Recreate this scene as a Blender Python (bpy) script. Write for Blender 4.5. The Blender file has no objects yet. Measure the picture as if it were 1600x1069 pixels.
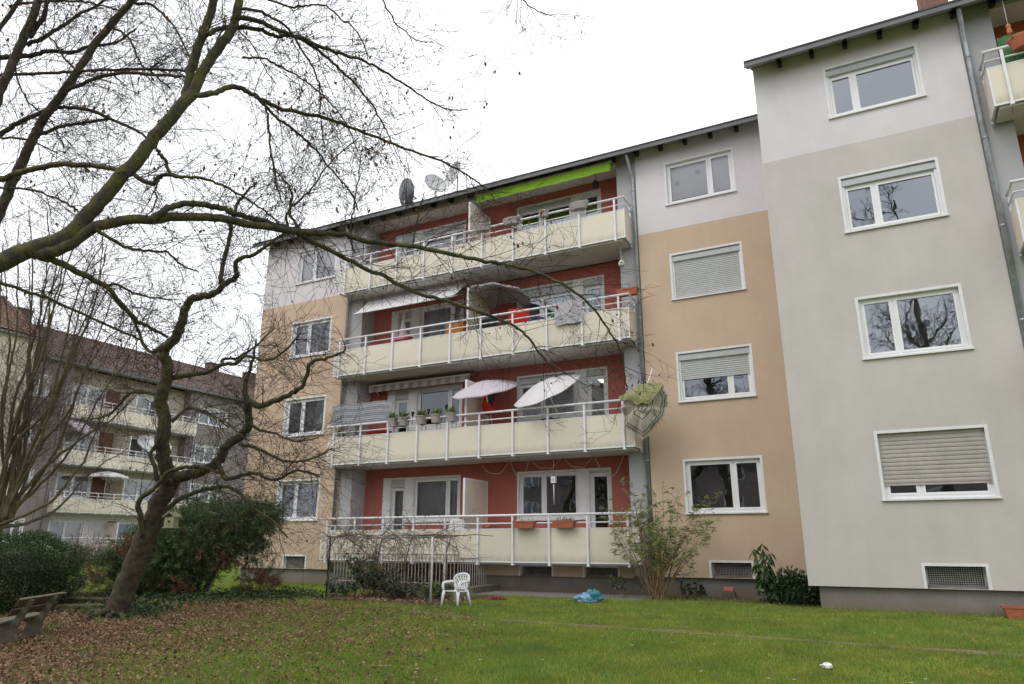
import bpy, bmesh, math, random
import numpy as np
from mathutils import Vector, Matrix, Quaternion

random.seed(7)
RNG = np.random.default_rng(7)
SC = bpy.context.scene
COL = SC.collection
R = math.radians

# ---------------------------------------------------------------- camera
FPX = 1100.889                                    # focal length in pixels of the 1600 px wide frame
CAM = Vector((14.624, -17.616, 1.196))
FW = Vector((-0.44224, 0.85356, 0.27541))
RT = Vector((0.88806, 0.45972, 0.00123))
UP = Vector((0.12556, -0.24513, 0.96133))
cd = bpy.data.cameras.new('camera')
cam = bpy.data.objects.new('camera', cd)
COL.objects.link(cam)
cd.sensor_width = 36
cd.lens = FPX / 1600 * 36
cd.clip_end = 2000
cam.matrix_world = Matrix(((RT.x, UP.x, -FW.x, CAM.x), (RT.y, UP.y, -FW.y, CAM.y),
                           (RT.z, UP.z, -FW.z, CAM.z), (0, 0, 0, 1)))
SC.camera = cam
# ---------------------------------------------------------------- world
SUN_EL, SUN_AZ = R(52), R(200)                    # a veiled sun high behind the camera
w = bpy.data.worlds.new('World')
SC.world = w
w.use_nodes = True
wn, wl = w.node_tree.nodes, w.node_tree.links
bg = wn['Background']
sky = wn.new('ShaderNodeTexSky')
sky.sky_type = 'NISHITA'
sky.sun_disc = False
sky.sun_elevation = SUN_EL
sky.sun_rotation = SUN_AZ
sky.air_density = 1.0
sky.dust_density = 4.0
tc = wn.new('ShaderNodeTexCoord')
cl = wn.new('ShaderNodeTexNoise')
cl.inputs['Scale'].default_value = 1.9
cl.inputs['Detail'].default_value = 5
wl.new(tc.outputs['Generated'], cl.inputs['Vector'])
rp = wn.new('ShaderNodeValToRGB')
rp.color_ramp.elements[0].position = .3
rp.color_ramp.elements[0].color = (7.6, 7.9, 8.6, 1)
rp.color_ramp.elements[1].position = .7
rp.color_ramp.elements[1].color = (14.6, 14.7, 14.9, 1)
wl.new(cl.outputs['Fac'], rp.inputs['Fac'])
mx = wn.new('ShaderNodeMix')
mx.data_type = 'RGBA'
mx.inputs['Factor'].default_value = .9
wl.new(sky.outputs['Color'], mx.inputs['A'])
wl.new(rp.outputs['Color'], mx.inputs['B'])
wl.new(mx.outputs['Result'], bg.inputs['Color'])
bg.inputs['Strength'].default_value = .10
# ---------------------------------------------------------------- sun (overcast: weak and very soft)
sd = bpy.data.lights.new('sun', 'SUN')
sd.energy = .6
sd.angle = R(25)
sd.color = (1, .96, .9)
so = bpy.data.objects.new('sun', sd)
COL.objects.link(so)
sdir = Vector((math.sin(SUN_AZ) * math.cos(SUN_EL), math.cos(SUN_AZ) * math.cos(SUN_EL), math.sin(SUN_EL)))
so.rotation_euler = (-sdir).to_track_quat('-Z', 'Y').to_euler()
# ---------------------------------------------------------------- exposure
SC.view_settings.view_transform = 'Standard'
SC.view_settings.look = 'None'
SC.view_settings.exposure = .43
SC.view_settings.gamma = 1
SC.view_settings.use_curve_mapping = False
SC.cycles.max_bounces = 6
SC.cycles.transparent_max_bounces = 12


def at(px, py, depth):
    """point seen at photograph pixel (px, py) at a forward distance in metres (used offline measuring of limbs)"""
    return CAM + (FW + RT * ((px - 800) / FPX) - UP * ((py - 534.5) / FPX)) * depth


def gz(y):
    """the lawn falls gently away from the house"""
    t = np.clip((-np.asarray(y, float) - 5) / 10, 0, 1)
    return -.45 * t * t * (3 - 2 * t)


def ground_at(px, py):
    d = FW + RT * ((px - 800) / FPX) - UP * ((py - 534.5) / FPX)
    z = 0.
    for _ in range(60):
        p = CAM + d * ((z - CAM.z) / d.z)
        z = .5 * z + .5 * float(gz(p.y))
    p.z = float(gz(p.y))
    return p


# ================================================================ materials
MATS = {}


def mat(name, col, rough=.7, var=.0, scale=8, bump=0, bscale=60, metal=0, spec=.4, col2=None, lo=.35, hi=.65, trans=0):
    """procedural material: base colour varied by noise, optional fine bump"""
    if name in MATS:
        return MATS[name]
    m = bpy.data.materials.new(name)
    m.use_nodes = True
    n, l = m.node_tree.nodes, m.node_tree.links
    b = n['Principled BSDF']
    b.inputs['Roughness'].default_value = rough
    b.inputs['Metallic'].default_value = metal
    b.inputs['Specular IOR Level'].default_value = spec
    t = n.new('ShaderNodeTexCoord')
    if var or col2:
        a = n.new('ShaderNodeTexNoise')
        a.inputs['Scale'].default_value = scale
        a.inputs['Detail'].default_value = 6
        a.inputs['Roughness'].default_value = .65
        l.new(t.outputs['Object'], a.inputs['Vector'])
        r = n.new('ShaderNodeValToRGB')
        c2 = col2 or tuple(min(1, c * (1 + var)) for c in col)
        c1 = col if col2 else tuple(c * (1 - var) for c in col)
        r.color_ramp.elements[0].position, r.color_ramp.elements[1].position = lo, hi
        r.color_ramp.elements[0].color = (*c1, 1)
        r.color_ramp.elements[1].color = (*c2, 1)
        l.new(a.outputs['Fac'], r.inputs['Fac'])
        l.new(r.outputs['Color'], b.inputs['Base Color'])
    else:
        b.inputs['Base Color'].default_value = (*col, 1)
    if bump:
        a = n.new('ShaderNodeTexNoise')
        a.inputs['Scale'].default_value = bscale
        a.inputs['Detail'].default_value = 4
        l.new(t.outputs['Object'], a.inputs['Vector'])
        p = n.new('ShaderNodeBump')
        p.inputs['Strength'].default_value = bump
        p.inputs['Distance'].default_value = .02
        if 'bark' in name:                      # ridged bark: noise stretched along the limb's height
            mp = n.new('ShaderNodeMapping')
            mp.inputs['Scale'].default_value = (1, 1, .22)
            l.new(t.outputs['Object'], mp.inputs['Vector'])
            l.new(mp.outputs[0], a.inputs['Vector'])
            a.inputs['Detail'].default_value = 7
            p.inputs['Distance'].default_value = .035
        l.new(a.outputs['Fac'], p.inputs['Height'])
        l.new(p.outputs['Normal'], b.inputs['Normal'])
    if trans:
        o = n['Material Output']
        tr = n.new('ShaderNodeBsdfTranslucent')
        tr.inputs['Color'].default_value = (*col, 1)
        ms = n.new('ShaderNodeMixShader')
        ms.inputs[0].default_value = trans
        l.new(b.outputs[0], ms.inputs[1])
        l.new(tr.outputs[0], ms.inputs[2])
        l.new(ms.outputs[0], o.inputs['Surface'])
    if name == 'cream_panel':
        oi = n.new('ShaderNodeObjectInfo')
        hs = n.new('ShaderNodeHueSaturation')
        mr = n.new('ShaderNodeMapRange')
        mr.inputs['To Min'].default_value, mr.inputs['To Max'].default_value = .93, 1.06
        l.new(oi.outputs['Random'], mr.inputs['Value'])
        l.new(mr.outputs[0], hs.inputs['Value'])
        l.new(r.outputs['Color'], hs.inputs['Color'])
        sz = n.new('ShaderNodeSeparateXYZ')
        l.new(t.outputs['Object'], sz.inputs[0])
        dn = n.new('ShaderNodeTexNoise')
        dn.inputs['Scale'].default_value = 14
        dn.inputs['Detail'].default_value = 6
        dm_ = n.new('ShaderNodeMapping')
        dm_.inputs['Scale'].default_value = (1, 1, .15)
        l.new(t.outputs['Object'], dm_.inputs['Vector'])
        l.new(dm_.outputs[0], dn.inputs['Vector'])
        dz = n.new('ShaderNodeMapRange')
        dz.inputs['From Min'].default_value, dz.inputs['From Max'].default_value = .20, .0
        l.new(sz.outputs['Z'], dz.inputs['Value'])
        dp = n.new('ShaderNodeMath')
        dp.operation = 'MULTIPLY'
        l.new(dz.outputs[0], dp.inputs[0])
        l.new(dn.outputs['Fac'], dp.inputs[1])
        dx = n.new('ShaderNodeMix')
        dx.data_type = 'RGBA'
        l.new(dp.outputs[0], dx.inputs['Factor'])
        l.new(hs.outputs['Color'], dx.inputs['A'])
        dx.inputs['B'].default_value = (.36, .33, .26, 1)
        l.new(dx.outputs['Result'], b.inputs['Base Color'])
    MATS[name] = m
    return m


def render_mat(name, col, dirt=(.8, .8, .78)):
    """mineral render: blotches, faint vertical rain streaks, fine grain"""
    m = bpy.data.materials.new(name)
    m.use_nodes = True
    n, l = m.node_tree.nodes, m.node_tree.links
    b = n['Principled BSDF']
    b.inputs['Roughness'].default_value = .9
    b.inputs['Specular IOR Level'].default_value = .2
    t = n.new('ShaderNodeTexCoord')
    mp = n.new('ShaderNodeMapping')
    mp.inputs['Scale'].default_value = (2.6, 2.6, .6)
    l.new(t.outputs['Object'], mp.inputs['Vector'])
    s = n.new('ShaderNodeTexNoise')
    s.inputs['Scale'].default_value = 1.3
    s.inputs['Detail'].default_value = 6
    l.new(mp.outputs[0], s.inputs['Vector'])
    a = n.new('ShaderNodeTexNoise')
    a.inputs['Scale'].default_value = .55
    a.inputs['Detail'].default_value = 7
    a.inputs['Roughness'].default_value = .7
    l.new(t.outputs['Object'], a.inputs['Vector'])
    g = n.new('ShaderNodeTexNoise')
    g.inputs['Scale'].default_value = 55
    g.inputs['Detail'].default_value = 3
    l.new(t.outputs['Object'], g.inputs['Vector'])
    ad = n.new('ShaderNodeMath')
    ad.operation = 'MULTIPLY_ADD'
    ad.inputs[1].default_value = .30
    l.new(s.outputs['Fac'], ad.inputs[0])
    l.new(a.outputs['Fac'], ad.inputs[2])
    ad2 = n.new('ShaderNodeMath')
    ad2.operation = 'MULTIPLY_ADD'
    ad2.inputs[1].default_value = .25
    l.new(g.outputs['Fac'], ad2.inputs[0])
    l.new(ad.outputs[0], ad2.inputs[2])
    r = n.new('ShaderNodeValToRGB')
    r.color_ramp.elements[0].position, r.color_ramp.elements[1].position = .50, .92
    r.color_ramp.elements[0].color = (*[c * d for c, d in zip(col, dirt)], 1)
    r.color_ramp.elements[1].color = (*col, 1)
    l.new(ad2.outputs[0], r.inputs['Fac'])
    l.new(r.outputs['Color'], b.inputs['Base Color'])
    p = n.new('ShaderNodeBump')
    p.inputs['Strength'].default_value = .35
    p.inputs['Distance'].default_value = .006
    l.new(g.outputs['Fac'], p.inputs['Height'])
    l.new(p.outputs['Normal'], b.inputs['Normal'])
    MATS[name] = m
    return m


def glass_mat(name, ior, tint=(1, 1, 1)):
    m = bpy.data.materials.new(name)
    m.use_nodes = True
    n, l = m.node_tree.nodes, m.node_tree.links
    n.remove(n['Principled BSDF'])
    o = n['Material Output']
    t = n.new('ShaderNodeBsdfTransparent')
    t.inputs['Color'].default_value = (*tint, 1)
    g = n.new('ShaderNodeBsdfGlossy')
    g.inputs['Roughness'].default_value = .015
    g.inputs['Color'].default_value = (.86, .92, 1, 1)
    f = n.new('ShaderNodeFresnel')
    f.inputs['IOR'].default_value = ior
    tcc = n.new('ShaderNodeTexCoord')
    ns = n.new('ShaderNodeTexNoise')
    ns.inputs['Scale'].default_value = 1.7
    l.new(tcc.outputs['Object'], ns.inputs['Vector'])
    bp = n.new('ShaderNodeBump')
    bp.inputs['Strength'].default_value = .10
    bp.inputs['Distance'].default_value = .02
    l.new(ns.outputs['Fac'], bp.inputs['Height'])
    l.new(bp.outputs['Normal'], g.inputs['Normal'])
    ms = n.new('ShaderNodeMixShader')
    l.new(f.outputs[0], ms.inputs[0])
    l.new(t.outputs[0], ms.inputs[1])
    l.new(g.outputs[0], ms.inputs[2])
    l.new(ms.outputs[0], o.inputs['Surface'])
    MATS[name] = m
    return m


M_WHITEWALL = render_mat('white_render', (.70, .672, .682), (.85, .85, .85))
M_TAN = render_mat('tan_render', (.60, .462, .342), (.85, .83, .82))
M_BEIGE = render_mat('pale_grey_render', (.58, .55, .523), (.83, .83, .82))
M_RED = render_mat('red_render', (.45, .15, .12), (.82, .8, .8))
M_BROWNRED = render_mat('rust_render', (.36, .11, .05), (.82, .8, .8))
M_PIER = render_mat('grey_render', (.44, .44, .45), (.85, .85, .86))
M_PLINTH = render_mat('plinth_render', (.25, .235, .22), (.62, .6, .57))
def muddy(m, z0, z1, col):
    """mud splashed up from the soil in an uneven band along the foot of a plinth"""
    n, l = m.node_tree.nodes, m.node_tree.links
    b = n['Principled BSDF']
    src = b.inputs['Base Color'].links[0].from_socket
    t = n.new('ShaderNodeTexCoord')
    sp = n.new('ShaderNodeSeparateXYZ')
    l.new(t.outputs['Object'], sp.inputs[0])
    a = n.new('ShaderNodeTexNoise')
    a.inputs['Scale'].default_value = 2.3
    a.inputs['Detail'].default_value = 7
    l.new(t.outputs['Object'], a.inputs['Vector'])
    k = n.new('ShaderNodeMath')
    k.operation = 'MULTIPLY_ADD'
    k.inputs[1].default_value = -.42
    l.new(a.outputs['Fac'], k.inputs[0])
    l.new(sp.outputs['Z'], k.inputs[2])
    r = n.new('ShaderNodeMapRange')
    r.inputs['From Min'].default_value, r.inputs['From Max'].default_value = z1 - .21, z0 - .21
    r.inputs['To Max'].default_value = .75
    l.new(k.outputs[0], r.inputs['Value'])
    x = n.new('ShaderNodeMix')
    x.data_type = 'RGBA'
    l.new(r.outputs[0], x.inputs['Factor'])
    l.new(src, x.inputs['A'])
    x.inputs['B'].default_value = (*col, 1)
    l.new(x.outputs['Result'], b.inputs['Base Color'])


muddy(M_PLINTH, .02, .26, (.20, .15, .10))
M_BGGREY = render_mat('dark_grey_render', (.25, .22, .212), (.85, .85, .85))
M_CREAMWALL = render_mat('cream_render', (.62, .58, .47), (.85, .85, .82))
M_SLAB = mat('painted_concrete', (.60, .58, .57), .8, .1, 1.5, .1, 40)
M_PVC = mat('white_plastic', (.80, .80, .81), .35, .03, 3)
M_TRIM = mat('white_trim', (.74, .74, .74), .6, .06, 4)
M_RAIL = mat('white_powder_coat', (.76, .76, .78), .4, .06, 3)
M_PANEL = mat('cream_panel', (.69, .635, .52), .5, .05, .9)
M_PANEL2 = mat('cream_panel_plain', (.70, .62, .52), .55, .05, 1.2)  # second cream tone, for side panels and divider screens
M_SHUT = mat('grey_shutter', (.47, .485, .48), .5, .05, 5)
M_SHUTB = mat('beige_shutter', (.40, .375, .345), .55, .1, 3)
M_ZINC = mat('zinc', (.34, .36, .38), .42, .22, 6, metal=.55)
M_ROOF = mat('roof_felt', (.085, .085, .09), .8, .3, 4)
M_FASCIA = mat('fascia_board', (.15, .152, .158), .6, .15, 3)
M_SOFFIT = mat('soffit_board', (.33, .33, .34), .7, .12, 4)
M_RAFTER = mat('dark_timber', (.018, .016, .016), .7, .3, 10)
M_TILE = mat('roof_tile', (.17, .115, .095), .8, .35, 9, col2=None)
M_DARK = mat('dark_metal', (.02, .02, .022), .5, .2, 8)
M_MESHW = mat('cellar_mesh', (.30, .295, .285), .6, .2, 12)
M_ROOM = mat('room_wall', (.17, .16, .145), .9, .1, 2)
M_SHEER = mat('net_curtain', (.78, .77, .76), .9, .06, 6, trans=.35)
M_BLIND = mat('pale_blind', (.86, .82, .79), .9, .03, 4)
M_DRAPE = mat('grey_drape', (.23, .22, .22), .9, .2, 7)
M_GLASS = glass_mat('window_glass', 2.9)
M_GLASS2 = glass_mat('window_glass_plain', 1.9)
M_TERRA = mat('terracotta', (.37, .115, .06), .75, .15, 9, .1, 60)
M_TAUPE = mat('taupe_plastic', (.34, .31, .30), .6, .1, 8)
M_GREEN = mat('lime_fabric', (.33, .62, .045), .8, .12, 6, trans=.3)
M_WHITEFAB = mat('white_fabric', (.78, .77, .77), .85, .05, 5, trans=.25)
M_LILAC = mat('lilac_fabric', (.70, .64, .70), .85, .05, 5, trans=.3)
M_GREYFAB = mat('grey_fabric', (.42, .41, .42), .9, .1, 6, trans=.2)
M_STRIPEFAB = mat('cream_stripe_fabric', (.50, .47, .45), .9, .08, 6)
M_TAUPEFAB = mat('taupe_stripe_fabric', (.32, .29, .28), .9, .08, 6)
M_BARK = mat('mossy_bark', (.065, .058, .047), .9, 0, 7, .9, 45, col2=(.135, .135, .035), lo=.42, hi=.64)
M_BARK2 = mat('brown_bark', (.055, .044, .034), .9, 0, 9, .9, 40, col2=(.135, .115, .07), lo=.4, hi=.7)
M_BARK3 = mat('green_bark', (.10, .09, .06), .9, 0, 6, .6, 60, col2=(.19, .175, .085), lo=.38, hi=.7)
M_TWIG = mat('twig_bark', (.036, .028, .025), .9, .3, 12)
M_TWIG2 = mat('twig_bark_brown', (.13, .10, .08), .9, .3, 12)
M_DRYLEAF = mat('dry_leaf', (.17, .075, .035), .9, .4, 20, trans=.25)
M_WOOD = mat('weathered_wood', (.15, .135, .09), .85, .3, 11, .3, 60)
M_CONC = mat('mossy_concrete', (.14, .125, .105), .95, 0, 6, .5, 50, col2=(.085, .082, .045), lo=.4, hi=.65)
M_MOSSSTONE = mat('mossy_stone', (.13, .13, .03), .95, 0, 7, .6, 50, col2=(.07, .062, .05), lo=.42, hi=.62)


# ================================================================ mesh builder
class MB:
    def __init__(self):
        self.v, self.f, self.m = [], [], []

    def quad(self, a, b, c, d, mi=0):
        n = len(self.v)
        self.v += [tuple(a), tuple(b), tuple(c), tuple(d)]
        self.f.append((n, n + 1, n + 2, n + 3))
        self.m.append(mi)

    def poly(self, pts, mi=0):
        n = len(self.v)
        self.v += [tuple(p) for p in pts]
        self.f.append(tuple(range(n, n + len(pts))))
        self.m.append(mi)

    def box(self, x0, x1, y0, y1, z0, z1, mi=0):
        n = len(self.v)
        self.v += [(x0, y0, z0), (x1, y0, z0), (x1, y1, z0), (x0, y1, z0),
                   (x0, y0, z1), (x1, y0, z1), (x1, y1, z1), (x0, y1, z1)]
        for q in ((0, 3, 2, 1), (4, 5, 6, 7), (0, 1, 5, 4), (1, 2, 6, 5), (2, 3, 7, 6), (3, 0, 4, 7)):
            self.f.append(tuple(n + i for i in q))
            self.m.append(mi)
        return self

    def extrude(self, prof, axis, a0, a1, mi=0):
        """prof: list of 2D points; axis 'x': (y,z) profile, 'y': (x,z), 'z': (x,y)"""
        def P(p, a):
            return {'x': (a, p[0], p[1]), 'y': (p[0], a, p[1]), 'z': (p[0], p[1], a)}[axis]
        n, k = len(self.v), len(prof)
        self.v += [P(p, a0) for p in prof] + [P(p, a1) for p in prof]
        for i in range(k):
            j = (i + 1) % k
            self.f.append((n + i, n + j, n + k + j, n + k + i))
            self.m.append(mi)
        self.f.append(tuple(n + i for i in range(k))[::-1])
        self.f.append(tuple(n + k + i for i in range(k)))
        self.m += [mi, mi]
        return self

    def tube(self, pts, rad, sides=6, mi=0, cap=True):
        pts = [Vector(p) for p in pts]
        if not hasattr(rad, '__len__'):
            rad = [rad] * len(pts)
        n0 = len(self.v)
        ref = None
        for i, p in enumerate(pts):
            t = (pts[min(i + 1, len(pts) - 1)] - pts[max(i - 1, 0)])
            if t.length < 1e-9:
                t = Vector((0, 0, 1))
            t.normalize()
            if ref is None:
                ref = t.orthogonal().normalized()
            u = (ref - t * ref.dot(t))
            if u.length < 1e-6:
                u = t.orthogonal()
            u.normalize()
            ref = u
            b = t.cross(u)
            r = rad[i]
            for k in range(sides):
                a = 2 * math.pi * k / sides
                q = p + (u * math.cos(a) + b * math.sin(a)) * r
                self.v.append((q.x, q.y, q.z))
        for i in range(len(pts) - 1):
            for k in range(sides):
                a, b2 = n0 + i * sides + k, n0 + i * sides + (k + 1) % sides
                self.f.append((a, b2, b2 + sides, a + sides))
                self.m.append(mi)
        if cap:
            self.f.append(tuple(n0 + k for k in range(sides))[::-1])
            e = n0 + (len(pts) - 1) * sides
            self.f.append(tuple(e + k for k in range(sides)))
            self.m += [mi, mi]
        return self

    def lathe(self, prof, seg=16, mi=0, sx=1, sy=1, c=(0, 0, 0)):
        n0 = len(self.v)
        for r, z in prof:
            for k in range(seg):
                a = 2 * math.pi * k / seg
                self.v.append((c[0] + r * sx * math.cos(a), c[1] + r * sy * math.sin(a), c[2] + z))
        for i in range(len(prof) - 1):
            for k in range(seg):
                a, b = n0 + i * seg + k, n0 + i * seg + (k + 1) % seg
                self.f.append((a, b, b + seg, a + seg))
                self.m.append(mi)
        return self

    def build(self, name, mats, parent=None, loc=(0, 0, 0), smooth=False, bevel=0):
        me = bpy.data.meshes.new(name)
        me.from_pydata(self.v, [], self.f)
        if not isinstance(mats, (list, tuple)):
            mats = [mats]
        for m in mats:
            me.materials.append(m)
        if len(mats) > 1:
            me.polygons.foreach_set('material_index', self.m)
        if smooth:
            me.polygons.foreach_set('use_smooth', [True] * len(me.polygons))
        me.update()
        o = bpy.data.objects.new(name, me)
        COL.objects.link(o)
        o.location = loc
        if parent:
            o.parent = parent
        if bevel:
            b = o.modifiers.new('bevel', 'BEVEL')
            b.width = bevel
            b.segments = 2
            b.limit_method = 'ANGLE'
        return o


def tag(o, label=None, cat=None, group=None, kind=None):
    if label:
        o['label'] = label
    if cat:
        o['category'] = cat
    if group:
        o['group'] = group
    if kind:
        o['kind'] = kind
    return o


def thing(name, label, cat, loc=(0, 0, 0), rz=0, group=None, quat=None):
    o = bpy.data.objects.new(name, None)
    o.empty_display_size = .2
    COL.objects.link(o)
    o.location = loc
    if quat is not None:
        o.rotation_mode = 'QUATERNION'
        o.rotation_quaternion = quat
    else:
        o.rotation_euler = (0, 0, rz)
    return tag(o, label, cat, group)


def inst(src, parent, loc, name=None):
    c = src.copy()
    if name:
        c.name = name
    COL.objects.link(c)
    c.parent = parent
    c.location = loc
    return c


def copy_tree(o, parent=None):
    c = o.copy()
    COL.objects.link(c)
    c.parent = parent
    for ch in o.children:
        copy_tree(ch, c)
    return c


def numpy_mesh(name, verts, nper, mats, mi=None, parent=None, kind=None, loc=(0, 0, 0), smooth=False):
    """verts (N, nper, 3): N separate polygons of nper corners"""
    N = len(verts)
    me = bpy.data.meshes.new(name)
    me.vertices.add(N * nper)
    me.vertices.foreach_set('co', np.asarray(verts, np.float32).ravel())
    me.loops.add(N * nper)
    me.loops.foreach_set('vertex_index', np.arange(N * nper, dtype=np.int32))
    me.polygons.add(N)
    me.polygons.foreach_set('loop_start', np.arange(0, N * nper, nper, dtype=np.int32))
    if not isinstance(mats, (list, tuple)):
        mats = [mats]
    for m in mats:
        me.materials.append(m)
    if mi is not None:
        me.polygons.foreach_set('material_index', np.asarray(mi, np.int32))
    me.update(calc_edges=True)
    me.validate()
    o = bpy.data.objects.new(name, me)
    COL.objects.link(o)
    o.location = loc
    if parent:
        o.parent = parent
    if kind:
        o['kind'] = kind
    return o


# ================================================================ facade pieces (facade in the local plane y=0, inside is +y)
def wall_mb(x0, x1, z0, z1, holes, y=0, thick=.30):
    mb = MB()
    xs = sorted({x0, x1, *[v for h in holes for v in h[:2] if x0 < v < x1]})
    zs = sorted({z0, z1, *[v for h in holes for v in h[2:] if z0 < v < z1]})
    def hole(a, b):
        return any(h[0] - 1e-6 < a < h[1] + 1e-6 and h[2] - 1e-6 < b < h[3] + 1e-6 for h in holes)
    for i in range(len(xs) - 1):
        for j in range(len(zs) - 1):
            a, b, c, d = xs[i], xs[i + 1], zs[j], zs[j + 1]
            if not hole((a + b) / 2, (c + d) / 2):
                mb.quad((a, y, c), (b, y, c), (b, y, d), (a, y, d))
                mb.quad((b, y + thick, c), (a, y + thick, c), (a, y + thick, d), (b, y + thick, d))
    def rev(a, b, c, d):   # reveals
        mb.quad((a, y, c), (a, y, d), (a, y + thick, d), (a, y + thick, c))
        mb.quad((b, y, d), (b, y, c), (b, y + thick, c), (b, y + thick, d))
        if d < z1 - 1e-6:
            mb.quad((a, y, d), (b, y, d), (b, y + thick, d), (a, y + thick, d))
        if c > z0 + 1e-6:
            mb.quad((a, y + thick, c), (b, y + thick, c), (b, y, c), (a, y, c))
    for h in holes:
        rev(*h)
    mb.quad((x0, y, z0), (x0, y, z1), (x0, y + thick, z1), (x0, y + thick, z0))
    mb.quad((x1, y, z1), (x1, y, z0), (x1, y + thick, z0), (x1, y + thick, z1))
    mb.quad((x0, y, z1), (x1, y, z1), (x1, y + thick, z1), (x0, y + thick, z1))
    mb.quad((x0, y + thick, z0), (x1, y + thick, z0), (x1, y, z0), (x0, y, z0))
    return mb


def ring(mb, x0, x1, y0, y1, z0, z1, t, tb=None, mi=0):
    tb = t if tb is None else tb
    mb.box(x0, x0 + t, y0, y1, z0, z1, mi)
    mb.box(x1 - t, x1, y0, y1, z0, z1, mi)
    mb.box(x0 + t, x1 - t, y0, y1, z1 - t, z1, mi)
    mb.box(x0 + t, x1 - t, y0, y1, z0, z0 + tb, mi)


def curtain_mb(x0, x1, z0, z1, y, amp=.03, waves=9, seed=0):
    mb = MB()
    n = waves * 6
    rr = random.Random(seed)
    ph = [rr.uniform(0, 6) for _ in range(4)]
    for i in range(n):
        a, b = i / n, (i + 1) / n
        def yy(t):
            return y + amp * (math.sin(t * waves * 6.28 + ph[0]) + .6 * math.sin(t * waves * 2.3 * 3.1 + ph[1]))
        xa, xb = x0 + (x1 - x0) * a, x0 + (x1 - x0) * b
        mb.quad((xa, yy(a), z0), (xb, yy(b), z0), (xb, yy(b), z1), (xa, yy(a), z1))
    return mb


def shutter_mb(x0, x1, z0, z1, y, pitch=.05):
    """roller shutter curtain of curved slats"""
    mb = MB()
    n = max(1, int((z1 - z0) / pitch))
    p = (z1 - z0) / n
    prof = []
    for i in range(n):
        z = z1 - i * p
        prof += [(y + .014, z), (y + .003, z - .16 * p), (y, z - .5 * p), (y + .003, z - .84 * p)]
    prof.append((y + .014, z0))
    for (a, b), (c, d) in zip(prof[:-1], prof[1:]):
        mb.quad((x0, c, d), (x1, c, d), (x1, a, b), (x0, a, b))
    mb.box(x0, x1, y - .006, y + .016, z0 - .035, z0)
    return mb


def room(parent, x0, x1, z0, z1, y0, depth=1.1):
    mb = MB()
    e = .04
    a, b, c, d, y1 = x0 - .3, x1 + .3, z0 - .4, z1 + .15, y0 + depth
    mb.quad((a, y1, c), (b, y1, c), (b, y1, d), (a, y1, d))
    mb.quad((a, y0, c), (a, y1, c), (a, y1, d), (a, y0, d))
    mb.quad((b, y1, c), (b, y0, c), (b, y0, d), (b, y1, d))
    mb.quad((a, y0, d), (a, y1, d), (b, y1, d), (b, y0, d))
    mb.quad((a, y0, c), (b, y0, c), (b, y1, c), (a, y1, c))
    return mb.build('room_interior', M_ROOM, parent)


def lights(parent, x0, x1, z0, z1, y, splits, glass=None, fw=.055, sash=.045, z_open=None, frame_mat=None):
    """outer frame, mullions and sashes in one frame mesh; one pane object for each light"""
    fm = MB()
    ring(fm, x0, x1, y, y + .07, z0, z1, fw)
    xs = [x0 + fw] + [v for s in splits for v in (s - .03, s + .03)] + [x1 - fw]
    for s in splits:
        fm.box(s - .03, s + .03, y + .001, y + .069, z0 + fw, z1 - fw)
    panes = []
    for i in range(0, len(xs), 2):
        a, b = xs[i], xs[i + 1]
        ring(fm, a, b, y - .012, y + .05, z0 + fw, z1 - fw, sash)
        panes.append((a + sash, b - sash))
    f = fm.build('frame', frame_mat or M_PVC, parent)
    for a, b in panes:
        p = MB()
        p.quad((a, y + .02, z0 + fw + sash), (b, y + .02, z0 + fw + sash), (b, y + .02, z1 - fw - sash), (a, y + .02, z1 - fw - sash))
        p.build('pane', glass or M_GLASS, parent)
    return f


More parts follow.
